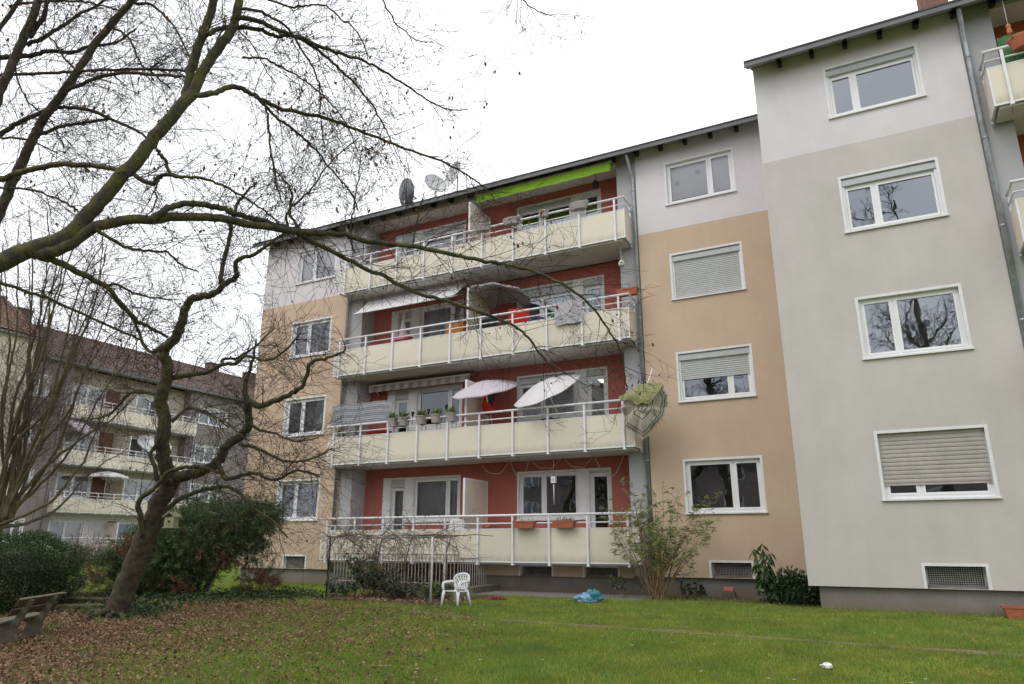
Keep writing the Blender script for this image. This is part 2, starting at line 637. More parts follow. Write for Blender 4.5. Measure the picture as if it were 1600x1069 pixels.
def window(bld, x0, x1, z0, z1, splits, y=0, trim=.055, box=0, shutter=None, pitch=.05, shut_mat=None, curtain=None,
           glass=None, frame_y=.09, sill=True, label=None, seed=0, depth=1.1):
    """plastered white surround (the part), with frame, panes, sill, shutter and curtain below it"""
    mb = MB()
    mb.box(x0, x0 + trim, y - .007, y + frame_y + .08, z0, z1)
    mb.box(x1 - trim, x1, y - .007, y + frame_y + .08, z0, z1)
    mb.box(x0 + trim, x1 - trim, y - .007, y + frame_y + .08, z1 - trim, z1)
    o = mb.build('window', M_TRIM, bld)
    if label:
        o['label'] = label
    a, b, c, d = x0 + trim, x1 - trim, z0 + .035, z1 - trim
    if sill:
        s = MB()
        s.extrude([(y - .05, z0 - .012), (y - .05, z0 + .018), (y + frame_y + .02, z0 + .036), (y + frame_y + .02, z0 + .0)], 'x', x0 - .015, x1 + .015)
        s.build('sill', M_TRIM, o)
    if box:
        s = MB()
        s.extrude([(y + .02, d - box), (y + .02, d - .05), (y + .06, d), (y + frame_y + .07, d), (y + frame_y + .07, d - box)], 'x', a, b)
        s.build('shutter_box', M_SHUT if not shut_mat else shut_mat, o)
        g = MB().box(a, a + .045, y + .045, y + .1, c, d - box).build('guide_rail', M_PVC, o)
        inst(g, o, (b - a - .045, 0, 0))
    if shutter is not None:
        s = shutter_mb(a + .02, b - .02, shutter, d - box * .95, y + .065, pitch)
        s.build('roller_shutter', shut_mat or M_SHUT, o)
    lights(o, a, b, c, d - box, y + frame_y, splits, glass)
    yy = y + frame_y + .075
    if curtain == 'sheer':
        curtain_mb(a, b, c - .1, d, yy + .03, .022, 12, seed).build('curtain', M_SHEER, o)
    elif curtain == 'part':
        w_ = (b - a)
        curtain_mb(a, a + w_ * .42, c - .1, d, yy + .03, .02, 6, seed).build('curtain', M_SHEER, o)
        curtain_mb(b - w_ * .33, b, c - .1, d, yy + .03, .02, 5, seed + 1).build('curtain', M_SHEER, o)
    elif curtain == 'blind':
        q = MB()
        q.quad((a, yy + .02, c + .18), (b, yy + .02, c + .18), (b, yy + .02, d), (a, yy + .02, d))
        q.build('blind', M_BLIND, o)
    elif curtain == 'drape':
        curtain_mb(a, b, c - .1, d, yy + .03, .03, 8, seed).build('curtain', M_DRAPE, o)
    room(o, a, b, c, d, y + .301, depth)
    return o


def balcony_door(bld, x0, x1, z0, z1, y, box=0, curtain=None, glass=None, seed=0, label=None):
    mb = MB()
    ring(mb, x0, x1, y - .006, y + .18, z0, z1, .05, .02)
    o = mb.build('balcony_door', M_TRIM, bld)
    if label:
        o['label'] = label
    d = z1 - .05
    if box:
        MB().box(x0 + .05, x1 - .05, y + .03, y + .17, d - box, d).build('shutter_box', M_SHUT, o)
    lights(o, x0 + .05, x1 - .05, z0 + .02, d - box, y + .11, [], glass, .05, .06)
    if curtain:
        curtain_mb(x0 + .05, x1 - .05, z0, d, y + .26, .02, 5, seed).build('curtain', M_SHEER if curtain == 'sheer' else M_DRAPE, o)
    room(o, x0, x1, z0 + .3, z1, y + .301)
    return o


def cellar_window(bld, x0, x1, z0, z1, y=0, trim=.05, proud=.007, bars=True):
    """notch at the lower edge of the render, white edging, wire mesh over a dark opening"""
    mb = MB()
    mb.box(x0, x0 + trim, y - proud, y + .14, z0, z1)
    mb.box(x1 - trim, x1, y - proud, y + .14, z0, z1)
    mb.box(x0 + trim, x1 - trim, y - proud, y + .14, z1 - trim, z1)
    o = mb.build('cellar_window', M_TRIM, bld)
    a, b, c, d = x0 + trim, x1 - trim, z0 + .06, z1 - trim
    q = MB()
    q.box(a, b, y + .141, y + .16, c - .2, c)                       # concrete below the grille
    q.build('cellar_sill', M_PLINTH, o)
    g = MB()
    n = int((b - a) / .035)
    for i in range(n + 1):
        x = a + (b - a) * i / n
        g.box(x - .004, x + .004, y + .118, y + .124, c, d)
    k = int((d - c) / .035)
    for i in range(k + 1):
        z = c + (d - c) * i / k
        g.box(a, b, y + .124, y + .13, z - .004, z + .004)
    g.box(a, a + .04, y + .112, y + .135, c, d)
    g.box(b - .04, b, y + .112, y + .135, c, d)
    g.build('grille', M_MESHW, o)['kind'] = 'stuff'
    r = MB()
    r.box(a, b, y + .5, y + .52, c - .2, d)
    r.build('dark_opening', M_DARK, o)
    return o


def tube_ob(name, pts, rad, m, parent, sides=8):
    return MB().tube(pts, rad, sides).build(name, m, parent, smooth=True)


POSTS = [-.45 + 1.05 * i for i in range(10)]


def balcony(bld, zb, xl=-.70, xr=9.27, posts=POSTS, yf=-.62, rec=(-.2, 8.87, .73), sides=True, ground=False):
    """slab (the part) with cream panels, white posts and rails"""
    mb = MB()
    mb.box(xl + .09, xr - .09, yf + .07, -.001, zb + .0, zb + .19)
    o = mb.build('balcony', M_SLAB, bld)
    mb = MB()
    mb.box(rec[0], rec[1], -.001, rec[2], zb + .01, zb + .19)
    mb.build('floor_slab', M_SLAB, o)
    xs = [xl] + posts + [xr]
    cache = {}
    for a, b in zip(xs[:-1], xs[1:]):
        k = round(b - a, 3)
        if k not in cache:
            p = MB().box(.006, k - .006, -.008, .008, 0, .80)
            cache[k] = p.build('panel', M_PANEL, o, (a, yf + .02, zb + .085))
        else:
            inst(cache[k], o, (a, yf + .02, zb + .085))
    mb = MB()
    mb.box(xl, xr, yf + .005, yf + .035, zb + .045, zb + .083)
    mb.box(xl, xr, yf + .008, yf + .032, zb + .886, zb + .906)
    mb.box(xl, xl + .03, yf + .009, yf + .031, zb + .083, zb + .886)
    mb.box(xr - .03, xr, yf + .009, yf + .031, zb + .083, zb + .886)
    mb.build('panel_trim', M_RAIL, o)
    pm = MB()
    pm.box(-.026, .026, -.045, .0, 0, 1.21)
    pm.box(-.035, .035, -.05, .08, -.02, .02)
    post = None
    for x in posts:
        if post is None:
            post = pm.build('post', M_RAIL, o, (x, yf, zb), bevel=.004)
        else:
            inst(post, o, (x, yf, zb))
    br = MB()
    br.tube([(0, 0, 0), (.05, .28, -.008)], .008, 5)
    b0 = None
    for x in posts:
        b0 = br.build('bracket', M_ZINC, o, (x, yf + .06, zb - .012)) if b0 is None else inst(b0, o, (x, yf + .06, zb - .012))
    rr = MB()
    rr.tube([(xl - .03, yf - .025, zb + 1.24), (xr + .03, yf - .025, zb + 1.24)], .032, 10)
    rr.tube([(xr, yf - .025, zb + 1.24), (xr, -.05, zb + 1.24)], .028, 8)
    rr.tube([(xl, yf - .025, zb + 1.24), (xl, -.05, zb + 1.24)], .028, 8)
    rr.build('handrail', M_RAIL, o, smooth=True)
    rr = MB()
    rr.tube([(xl, yf - .015, zb + 1.035), (xr, yf - .015, zb + 1.035)], .019, 8)
    rr.tube([(xr, yf - .015, zb + 1.035), (xr, -.05, zb + 1.035)], .017, 8)
    rr.tube([(xl, yf - .015, zb + 1.035), (xl, -.05, zb + 1.035)], .017, 8)
    rr.build('middle_rail', M_RAIL, o, smooth=True)
    for x, s in ((xl, 1), (xr, -1)):
        p = MB().box(x, x + s * .016, yf + .04, -.06, zb + .085, zb + .885)
        p.build('side_panel', M_PANEL2, o)
        q = MB()
        q.box(min(x, x + s * .04), max(x, x + s * .04), -.055, -.012, zb - .02, zb + 1.22)
        q.box(min(x, x + s * .04), max(x, x + s * .04), yf + .04, -.055, zb + .045, zb + .083)
        q.build('end_post', M_RAIL, o)
    return o


def divider(bld, zb, h=2.28, x=4.31):
    mb = MB()
    mb.box(x - .02, x + .02, -.54, .66, zb + .25, zb + h - .05)
    o = mb.build('divider_screen', M_PANEL2, bld)
    f = MB()
    f.box(x - .03, x + .03, -.588, -.54, zb + .19, zb + h)
    f.box(x - .03, x + .03, .66, .72, zb + .2, zb + h - .002)
    f.box(x - .028, x + .028, -.54, .66, zb + h - .05, zb + h)
    f.build('screen_frame', M_RAIL, o)
    return o


def pipe(bld, x, y, z0, z1, neck=True, r=.05):
    pts = [(x, y, z0), (x, y, z1 - .75)]
    if neck:
        pts += [(x - .01, y - .03, z1 - .6), (x - .05, y - .33, z1 - .1), (x - .06, y - .36, z1)]
    o = tube_ob('drainpipe', pts, r, M_ZINC, bld, 10)
    z = z0 + 1.0
    while z < z1 - 1:
        tube_ob('pipe_collar', [(x, y, z), (x, y, z + .05)], r + .009, M_ZINC, o, 10)
        z += 1.9
    return o


def eaves_roof(bld, x0, x1, zt=12.02, depth=10, over=.5, slope=.54, rafters=(), end_l=True):
    """pitched roof with overhanging eaves: felted slab, fascia board, soffit, rafter tails"""
    yt = -over
    zb = zt - slope * over
    ridge = depth / 2
    mb = MB()
    mb.extrude([(yt - .02, zb + .16), (yt - .02, zb + .20), (ridge, zt + slope * ridge + .22), (depth + over, zb + .2),
                (depth + over, zb + .16), (ridge, zt + slope * ridge + .17)], 'x', x0, x1)
    o = mb.build('roof', M_ROOF, bld)
    f = MB()
    f.box(x0, x1, yt - .005, yt + .025, zb + .045, zb + .158)
    f.build('fascia', M_FASCIA, o)
    s = MB()
    n = int(over / .12)
    for i in range(n):
        ya, yb = yt + .027 + (over - .03) * i / n, yt + .027 + (over - .03) * (i + 1) / n - .006
        s.extrude([(ya, zb + .05 + slope * (ya - yt)), (yb, zb + .05 + slope * (yb - yt)),
                   (yb, zb + .068 + slope * (yb - yt)), (ya, zb + .068 + slope * (ya - yt))], 'x', x0 + .01, x1 - .01)
    s.build('soffit', M_SOFFIT, o)
    rf = None
    for x in rafters:
        if rf is None:
            m = MB()
            m.extrude([(yt + .04, zb + .03), (yt + .04, zb + .05), (.02, zt + .06), (.02, zt - .14), (-.1, zt - .19), (-.17, zt - .17), (-.19, zt - .06)], 'x', -.045, .045)
            rf = m.build('rafter', M_RAFTER, o, (x, 0, 0))
        else:
            inst(rf, o, (x, 0, 0))
    return o


# ================================================================ the ground
def ground():
    mb = MB()
    S = 300
    ys = [-S, -60, -25] + [-15.5 + .25 * i for i in range(44)] + [S]
    for a, b in zip(ys[:-1], ys[1:]):
        mb.quad((-S, a, float(gz(a))), (S, a, float(gz(a))), (S, b, float(gz(b))), (-S, b, float(gz(b))))
    m = bpy.data.materials.new('lawn_soil')
    m.use_nodes = True
    n, l = m.node_tree.nodes, m.node_tree.links
    b = n['Principled BSDF']
    b.inputs['Roughness'].default_value = .95
    b.inputs['Specular IOR Level'].default_value = .1
    t = n.new('ShaderNodeTexCoord')
    def noise(sc, det=6):
        a = n.new('ShaderNodeTexNoise')
        a.inputs['Scale'].default_value = sc
        a.inputs['Detail'].default_value = det
        l.new(t.outputs['Object'], a.inputs['Vector'])
        return a
    def ramp(src, p0, p1, c0, c1):
        r = n.new('ShaderNodeValToRGB')
        r.color_ramp.elements[0].position, r.color_ramp.elements[1].position = p0, p1
        r.color_ramp.elements[0].color, r.color_ramp.elements[1].color = (*c0, 1), (*c1, 1)
        l.new(src, r.inputs['Fac'])
        return r
    g = ramp(noise(1.1).outputs['Fac'], .35, .68, (.11, .19, .025), (.20, .235, .03))
    fine = ramp(noise(38, 3).outputs['Fac'], .35, .7, (.45, .45, .4), (1.15, 1.15, 1.1))
    mu = n.new('ShaderNodeMix')
    mu.data_type = 'RGBA'
    mu.blend_type = 'MULTIPLY'
    mu.inputs['Factor'].default_value = 1
    l.new(g.outputs['Color'], mu.inputs['A'])
    l.new(fine.outputs['Color'], mu.inputs['B'])
    br = ramp(noise(16).outputs['Fac'], .35, .65, (.08, .055, .033), (.19, .115, .07))
    sp = n.new('ShaderNodeSeparateXYZ')
    l.new(t.outputs['Object'], sp.inputs[0])
    # leaf litter lies under the trees: X + .55 Y below a wavy line
    k = n.new('ShaderNodeMath')
    k.operation = 'MULTIPLY_ADD'
    k.inputs[1].default_value = .35
    l.new(sp.outputs['Y'], k.inputs[0])
    l.new(sp.outputs['X'], k.inputs[2])
    k2 = n.new('ShaderNodeMath')
    k2.operation = 'MULTIPLY_ADD'
    k2.inputs[1].default_value = 5.0
    l.new(noise(.8).outputs['Fac'], k2.inputs[0])
    l.new(k.outputs[0], k2.inputs[2])
    mr = n.new('ShaderNodeMapRange')
    mr.inputs['From Min'].default_value = 7.6
    mr.inputs['From Max'].default_value = 1.6
    l.new(k2.outputs[0], mr.inputs['Value'])
    mr2 = n.new('ShaderNodeMapRange')      # only on the near side, not on the far lawn
    mr2.inputs['From Min'].default_value = -5.2
    mr2.inputs['From Max'].default_value = -7.2
    l.new(sp.outputs['Y'], mr2.inputs['Value'])
    mm = n.new('ShaderNodeMath')
    mm.operation = 'MULTIPLY'
    l.new(mr.outputs[0], mm.inputs[0])
    l.new(mr2.outputs[0], mm.inputs[1])
    ms = n.new('ShaderNodeMix')
    ms.data_type = 'RGBA'
    l.new(mm.outputs[0], ms.inputs['Factor'])
    l.new(mu.outputs['Result'], ms.inputs['A'])
    l.new(br.outputs['Color'], ms.inputs['B'])
    l.new(ms.outputs['Result'], b.inputs['Base Color'])
    p = n.new('ShaderNodeBump')
    p.inputs['Strength'].default_value = .8
    p.inputs['Distance'].default_value = .03
    l.new(noise(45, 4).outputs['Fac'], p.inputs['Height'])
    l.new(p.outputs['Normal'], b.inputs['Normal'])
    return tag(mb.build('ground', m, smooth=True), kind='structure')


ground()
# paving strip along the plinth, soil bed and trodden path: thin sheets above the lawn
M_GRAVEL = mat('gravel_paving', (.17, .155, .145), .95, .3, 25, .4, 60)
M_SOIL = mat('bed_soil', (.045, .03, .02), .95, 0, 14, .8, 40, col2=(.11, .06, .035))
M_PATH = mat('trodden_earth', (.13, .12, .05), .95, 0, 3, .5, 40, col2=(.22, .18, .11))


def sheet(name, pts, z, m, kind='structure', wob=.12, seed=1):
    rr = random.Random(seed)
    out = []
    n = len(pts)
    for i in range(n):
        a, b = Vector((*pts[i], 0)), Vector((*pts[(i + 1) % n], 0))
        k = max(2, int((b - a).length / .35))
        for j in range(k):
            q = a.lerp(b, j / k)
            if j:
                q += Vector((rr.uniform(-wob, wob), rr.uniform(-wob, wob), 0))
            out.append((q.x, q.y, z))
    mb = MB()
    mb.poly(out)
    return tag(mb.build(name, m), kind=kind)


sheet('paving_strip', [(4.6, -1.9), (9.6, -1.75), (9.6, .2), (4.6, .2)], .004, M_GRAVEL, wob=.06)
sheet('planting_bed', [(2.6, -5.0), (6.4, -5.0), (6.3, -2.0), (2.8, -1.9)], .008, M_SOIL, wob=.18)
sheet('planting_bed', [(9.7, -1.2), (13.2, -1.5), (13.2, -.02), (9.7, -.02)], .004, M_SOIL, wob=.15, seed=4)
pa = [(6.6, -6.0), (8.1, -6.36), (9.8, -6.5), (11.6, -6.58), (13.8, -6.76), (15.8, -6.9), (18.2, -7.2), (22, -7.6)]
mb = MB()
r_ = random.Random(3)
xs_ = [6.6 + .3 * i for i in range(52)]
ed = []
for x in xs_:
    y = float(np.interp(x, [p[0] for p in pa], [p[1] for p in pa]))
    w_ = .10 + .03 * math.sin(x * 5) + r_.uniform(-.03, .03)
    ed.append(((x, y - .11 + w_), (x, y - .11 - w_)))
for (a, b), (c, d) in zip(ed[:-1], ed[1:]):
    mb.quad(*[(*q, float(gz(q[1])) + .005) for q in (b, d, c, a)])
tag(mb.build('path', M_PATH), kind='structure')

# ================================================================ tan apartment building
ZB = [.68, 3.48, 6.31, 9.14]            # undersides of the four balconies
CEIL = [3.48, 6.32, 9.12, 11.81]
A = thing('apartment_building', 'tan apartment building with white top storey, red loggia walls and four cream balconies', 'building', (0, 0, 0))
RX = (10.276, 12.167)
LX = (-3.286, -1.446)
WZ = [1.90 + 2.75 * k for k in range(4)]
WH = 1.322
CL = 9.445                               # where the tan render stops and the white begins
hr = [(RX[0], RX[1], z, z + WH) for z in WZ]
hl = [(LX[0], LX[1], z, z + WH) for z in WZ]
wall_mb(9.45, 13.3, .43, CL, hr[:3] + [(10.74, 11.76, .43, .83)]).build('wall', M_TAN, A)
wall_mb(9.45, 13.3, CL, 12.2, hr[3:]).build('wall', M_WHITEWALL, A)
wall_mb(-4.823, -.70, .43, CL, hl[:3] + [(-2.78, -1.78, .43, .86)]).build('wall', M_TAN, A)
wall_mb(-4.823, -.70, CL, 12.2, hl[3:]).build('wall', M_WHITEWALL, A)
# gable end on the left, rear
g = MB()
g.extrude([(.31, .43), (.31, CL), (9.9, CL), (9.9, .43)], 'x', -4.82, -4.55)
g.build('gable_wall', M_TAN, A)
g = MB()
g.extrude([(.31, CL + .001), (.31, 12.2), (5, 14.75), (9.9, 12.2), (9.9, CL + .001)], 'x', -4.82, -4.55)
g.build('gable_wall', M_WHITEWALL, A)
MB().box(-4.55, 13.3, 9.7, 9.95, 0, 12.2).build('rear_wall', M_TAN, A)
# plinth
MB().box(-4.72, 13.3, .1, .4, -.3, .428).build('plinth', M_PLINTH, A)
# grey piers either side of the loggias, and their inner side walls
for nm, a, b in (('pier', -.699, -.2), ('pier', 8.87, 9.449)):
    MB().box(a, b, .06, .36, .43, 12.15).build(nm, M_PIER, A)
MB().box(-.699, -.2, .362, .9, .43, 12.15).build('pier', M_PIER, A)
MB().box(8.87, 9.449, .362, .9, .43, 12.15).build('pier', M_PIER, A)
# strip of facade below the lowest balcony, with cellar openings
wall_mb(-.2, 8.87, .38, .69, [(5.70, 6.71, .38, .66), (7.53, 8.52, .38, .66), (1.2, 4.4, .38, .66)], y=.02, thick=.1).build('wall', M_TAN, A)
for a, b in ((5.70, 6.71), (7.53, 8.52)):
    cellar_window(A, a, b, .382, .672, y=.02)
# red loggia walls with their door-and-window groups
LW = [3.19, 6.01, 8.77, 11.57]           # heads of the loggia windows
for k in range(4):
    zt = LW[k]
    fl = ZB[k] + .19
    sl = zt - 1.36
    z0 = ZB[k] + .191
    z1 = CEIL[k] - .001 if k < 3 else 12.0
    holes = [(.53, 1.40, z0, zt), (1.40, 3.39, sl, zt), (5.29, 7.40, sl, zt), (7.40, 8.14, z0, zt)]
    wall_mb(-.2, 8.87, z0, z1, holes, y=.73, thick=.3).build('loggia_wall', M_RED, A)
    # left flat: door then window
    MB().box(.53, .76, .715, .95, z0, zt).build('door_surround', M_TRIM, A)
    balcony_door(A, .76, 1.40, fl, zt, .73, box=.24, curtain=('sheer', None, 'sheer', 'drape')[k], seed=k, glass=M_GLASS2)
    MB().box(1.401, 1.62, .712, .95, sl, zt).build('door_surround', M_TRIM, A)
    window(A, 1.621, 3.39, sl, zt, [2.90], y=.73, curtain=('sheer', None, 'sheer', 'sheer')[k], seed=10 + k, sill=True,
           box=(.0, .0, .0, .16)[k], glass=M_GLASS2)
    # right flat: window then door
    window(A, 5.29, 7.22, sl, zt, [6.10], y=.73, box=(0, .2, .26, .12)[k], curtain=(None, 'sheer', None, None)[k], seed=20 + k)
    MB().box(7.221, 7.44, .712, .95, sl, zt).build('door_surround', M_TRIM, A)
    balcony_door(A, 7.441, 8.14, fl, zt, .73, box=(.06, .16, .2, .0)[k], curtain=(None, None, None, 'drape')[k], seed=30 + k)
for k in range(4):
    balcony(A, ZB[k])
    divider(A, ZB[k])
# ceiling above the top loggia
MB().box(-.2, 8.87, .05, .73, 11.83, 11.95).build('loggia_ceiling', M_SLAB, A)
MB().box(-.2, 8.87, .06, .16, 11.84, 12.15).build('lintel', M_SOFFIT, A)
# windows of the outer bays
window(A, *RX, WZ[0], WZ[0] + WH, [11.47], label='ground floor window with dark panes behind the bamboo-like shrub', seed=1)
window(A, *RX, WZ[1], WZ[1] + WH, [11.585], box=.17, shutter=5.27, pitch=.052, seed=2, label='window with its grey roller shutter half down')
window(A, *RX, WZ[2], WZ[2] + WH, [11.53], box=.17, shutter=7.46, pitch=.052, seed=3, label='window with its grey roller shutter fully down')
w4 = window(A, *RX, WZ[3], WZ[3] + WH, [11.49], curtain='blind', glass=M_GLASS2, seed=4, label='top floor window with a pale blind pulled down')
for i, (z0, c) in enumerate(zip(WZ, ('sheer', 'sheer', 'sheer', 'blind'))):
    window(A, *LX, z0, z0 + WH, [-2.52], curtain=c, seed=40 + i, glass=M_GLASS2)
cellar_window(A, 10.74, 11.76, .432, .83)
cellar_window(A, -2.78, -1.78, .432, .86)
eaves_roof(A, -5.15, 13.095, rafters=[x for x in [9.55 + .694 * i for i in range(-20, 6)]])
pipe(A, 9.38, -.02, .3, 11.86)
pipe(A, -.74, -.06, .4, 11.86)

# ================================================================ pale grey apartment building, one step nearer
BY = -2.266
B = thing('apartment_building', 'pale grey apartment building with white top storey, projecting forward beside the tan one', 'building', (13.105, BY, 0))
bx = (14.584 - 13.105, 16.45 - 13.105)
BZ = [1.993 + 2.75 * k for k in range(4)]
BH = 1.318
BC = 9.54
hb = [(*bx, z, z + BH) for z in BZ]
wall_mb(0, 4.12, .43, BC, hb[:3] + [(1.95, 2.985, .43, .87)]).build('wall', M_BEIGE, B)
wall_mb(0, 4.12, BC, 12.2, hb[3:]).build('wall', M_WHITEWALL, B)
MB().box(.0, .3, .301, 9.9, .43, BC).build('side_wall', M_BEIGE, B)
g = MB()
g.extrude([(.301, BC + .001), (.301, 12.2), (5, 14.75), (9.9, 12.2), (9.9, BC + .001)], 'x', 0, .3)
g.build('side_wall', M_WHITEWALL, B)
MB().box(.18, 4.12, .1, .4, -.3, .428).build('plinth', M_PLINTH, B)
MB().box(.18, .4, .401, 9, -.3, .428).build('plinth', M_PLINTH, B)
MB().box(.3, 11, 9.6, 9.85, 0, 12.2).build('rear_wall', M_BEIGE, B)
MB().box(4.121, 4.72, .06, .9, .43, 12.15).build('pier', M_PIER, B)
MB().box(4.721, 8.5, .06, .4, -.3, .66).build('plinth', M_PLINTH, B)
window(B, *bx, BZ[0], BZ[0] + BH, [2.14], shutter=2.30, pitch=.077, shut_mat=M_SHUTB, seed=51, label='window with a dirty beige roller shutter nearly closed')
window(B, *bx, BZ[1], BZ[1] + BH, [2.15], curtain='sheer', seed=52)
window(B, *bx, BZ[2], BZ[2] + BH, [2.14], box=.17, seed=53)
window(B, *bx, BZ[3], BZ[3] + BH, [2.05], box=.17, curtain='blind' if False else None, seed=54)
cellar_window(B, 1.95, 2.985, .432, .87)
ZB2 = [z + .12 for z in ZB]
for k in range(4):
    z0, z1 = ZB2[k] + .191, (ZB2[k + 1] + .009 if k < 3 else 12.1)
    zt = LW[k] + .1
    wall_mb(4.72, 8.5, z0, z1, [(6.2, 8.2, zt - 1.36, zt)], y=.73, thick=.3).build('loggia_wall', M_BROWNRED, B)
    window(B, 6.2, 8.2, zt - 1.36, zt, [7.2], y=.73, seed=60 + k)
    balcony(B, ZB2[k], xl=4.34, xr=8.6, posts=[4.62 + 1.05 * i for i in range(4)], rec=(4.72, 8.5, .73))
MB().box(4.72, 8.5, .05, .73, 11.9, 12.0).build('loggia_ceiling', M_SLAB, B)
eaves_roof(B, -.13, 8.9, zt=12.04, rafters=[.61 + .692 * i for i in range(12)])
pipe(B, 4.19, -.03, .35, 11.9)
ch = MB()
ch.box(3.95, 4.55, 3.0, 3.6, 13.2, 15.6)
cho = ch.build('chimney', mat('chimney_brick', (.2, .11, .075), .9, .3, 14), B)
MB().box(3.9, 4.6, 2.95, 3.65, 15.6, 15.7).build('chimney_cap', M_CONC, cho)
#@@PART2

# ================================================================ helpers for ways of seeing measured points
def on_y(px, py, Y):
    d = FW + RT * ((px - 800) / FPX) - UP * ((py - 534.5) / FPX)
    return CAM + d * ((Y - CAM.y) / d.y)


def on_x(px, py, X):
    d = FW + RT * ((px - 800) / FPX) - UP * ((py - 534.5) / FPX)
    return CAM + d * ((X - CAM.x) / d.x)


# ================================================================ houses beyond the left end
def tiled_roof(bld, x0, x1, ze, y0, ridge_y, slope, mt):
    """courses of interlocking tiles: stepped rows, each with a rolled profile"""
    mb = MB()
    run = ridge_y - y0
    rows = int(run / .27)
    nx = int((x1 - x0) / .125)
    xs = np.linspace(x0, x1, nx + 1)
    for r in range(rows):
        ya, yb = y0 + run * r / rows, y0 + run * (r + 1) / rows
        za, zb_ = ze + slope * (ya - y0) + .035, ze + slope * (yb - y0)
        for i in range(nx):
            ca, cb = (.028 if i % 2 else 0), (.028 if (i + 1) % 2 else 0)
            mb.quad((xs[i], ya, za + ca), (xs[i + 1], ya, za + cb), (xs[i + 1], yb, zb_ + cb), (xs[i], yb, zb_ + ca))
    o = mb.build('roof', mt, bld)
    b = MB()
    b.extrude([(y0, ze - .02), (ridge_y, ze + slope * run - .02), (ridge_y + run, ze - .02)], 'x', x0 + .02, x1 - .02)
    b.build('roof_deck', M_RAFTER, o)
    MB().tube([(x0, ridge_y, ze + slope * run + .03), (x1, ridge_y, ze + slope * run + .03)], .12, 8).build('ridge_tile', mt, o)
    return o


G = thing('apartment_building', 'dark grey rendered apartment building with brown tiled roof, far behind the leaning tree', 'building', (-29.3, 0, 0), R(90))
fz = [.26, 2.93, 5.75, 8.58]
tops = [2.55, 5.35, 8.13, 10.93]
lw = [(5.2, 6.5, t - 1.35, t) for t in tops]
rw = [(17.25, 19.85, t - 1.3, t) for t in tops]
rw2 = [(22.3, 24.6, t - 1.3, t) for t in tops]
wall_mb(4.9, 7.6, 0, 12.0, lw).build('wall', M_BGGREY, G)
wall_mb(16.75, 27, 0, 12.0, rw + rw2).build('wall', M_BGGREY, G)
MB().box(4.9, 27, 9.6, 9.9, 0, 12).build('rear_wall', M_BGGREY, G)
MB().box(26.7, 27, .31, 9.6, 0, 12).build('gable_wall', M_BGGREY, G)
M_DULLWALL = render_mat('dull_cream_render', (.42, .375, .32), (.85, .85, .82))
M_FRAMEB = mat('rust_board', (.13, .05, .036), .7, .2, 8)
for k in range(4):
    z0, z1 = fz[k] + .191, (fz[k + 1] + .009 if k < 3 else 11.9)
    t = tops[k] + .02
    wall_mb(7.9, 16.45, z0, z1, [(8.3, 10.5, t - 1.5, t), (12.6, 15.2, t - 1.5, t)], y=.73, thick=.3).build(
        'loggia_wall', M_WHITEWALL if k == 0 else M_DULLWALL, G)
    window(G, 8.3, 10.5, t - 1.5, t, [9.35], y=.73, curtain=('sheer', None, 'part', 'sheer')[k], seed=70 + k, glass=M_GLASS2, depth=.7)
    window(G, 12.6, 15.2, t - 1.5, t, [13.8], y=.73, curtain=(None, 'sheer', None, 'part')[k], seed=80 + k, glass=M_GLASS2, depth=.7)
    for a, b in ((10.55, 11.5), (12.15, 12.55)) if k else ((12.0, 12.55),):
        MB().box(a, b, .70, .728, z0 + .05, t).build('timber_panel', M_FRAMEB, G)
    MB().box(7.601, 7.9, .05, .9, 0, 12).build('pier', M_BGGREY, G) if k == 0 else None
    MB().box(16.45, 16.749, .05, .9, 0, 12).build('pier', M_BGGREY, G) if k == 0 else None
    balcony(G, fz[k], xl=7.62, xr=16.73, posts=[8.1 + 1.05 * i for i in range(9)], rec=(7.9, 16.45, .73))
    divider(G, fz[k], 2.2, x=11.85)
    window(G, *lw[k], [5.95], curtain=('sheer', 'part', 'sheer', 'sheer')[k], seed=90 + k, glass=M_GLASS2)
    window(G, *rw[k], [18.2, 19.05], curtain='sheer', seed=100 + k, glass=M_GLASS2)
    window(G, *rw2[k], [23.4], curtain='sheer', seed=110 + k, glass=M_GLASS2)
MB().box(4.9, 27, -.42, .3, 11.93, 12.0).build('eaves_board', M_SOFFIT, G)
MB().box(4.9, 27, -.46, -.421, 11.86, 12.06).build('gutter', M_FASCIA, G)
tiled_roof(G, 4.9, 27.2, 12.05, -.45, 5.0, .56, M_TILE)
pipe(G, 7.45, -.06, 0, 11.9, neck=False)
pipe(G, 17.0, -.06, 0, 11.9, neck=False)
for x, y, h in ((6.0, 3.6, 1.2), (16.6, 4.4, .75), (21.6, 4.6, .7), (25.3, 4.3, .8)):
    zr = 12.05 + .56 * (y + .45)
    c = MB().box(x - .45, x + .45, y - .35, y + .35, zr - .6, zr + h).build('chimney', mat('sooty_brick', (.12, .09, .085), .9, .3, 14), G)
    MB().box(x - .5, x + .5, y - .4, y + .4, zr + h, zr + h + .08).build('chimney_cap', M_CONC, c)
sk = MB()
sk.extrude([(1.4, 13.10), (2.1, 13.49), (2.1, 13.56), (1.4, 13.17)], 'x', 15.2, 15.8)
sk.build('roof_hatch', M_RAIL, G)

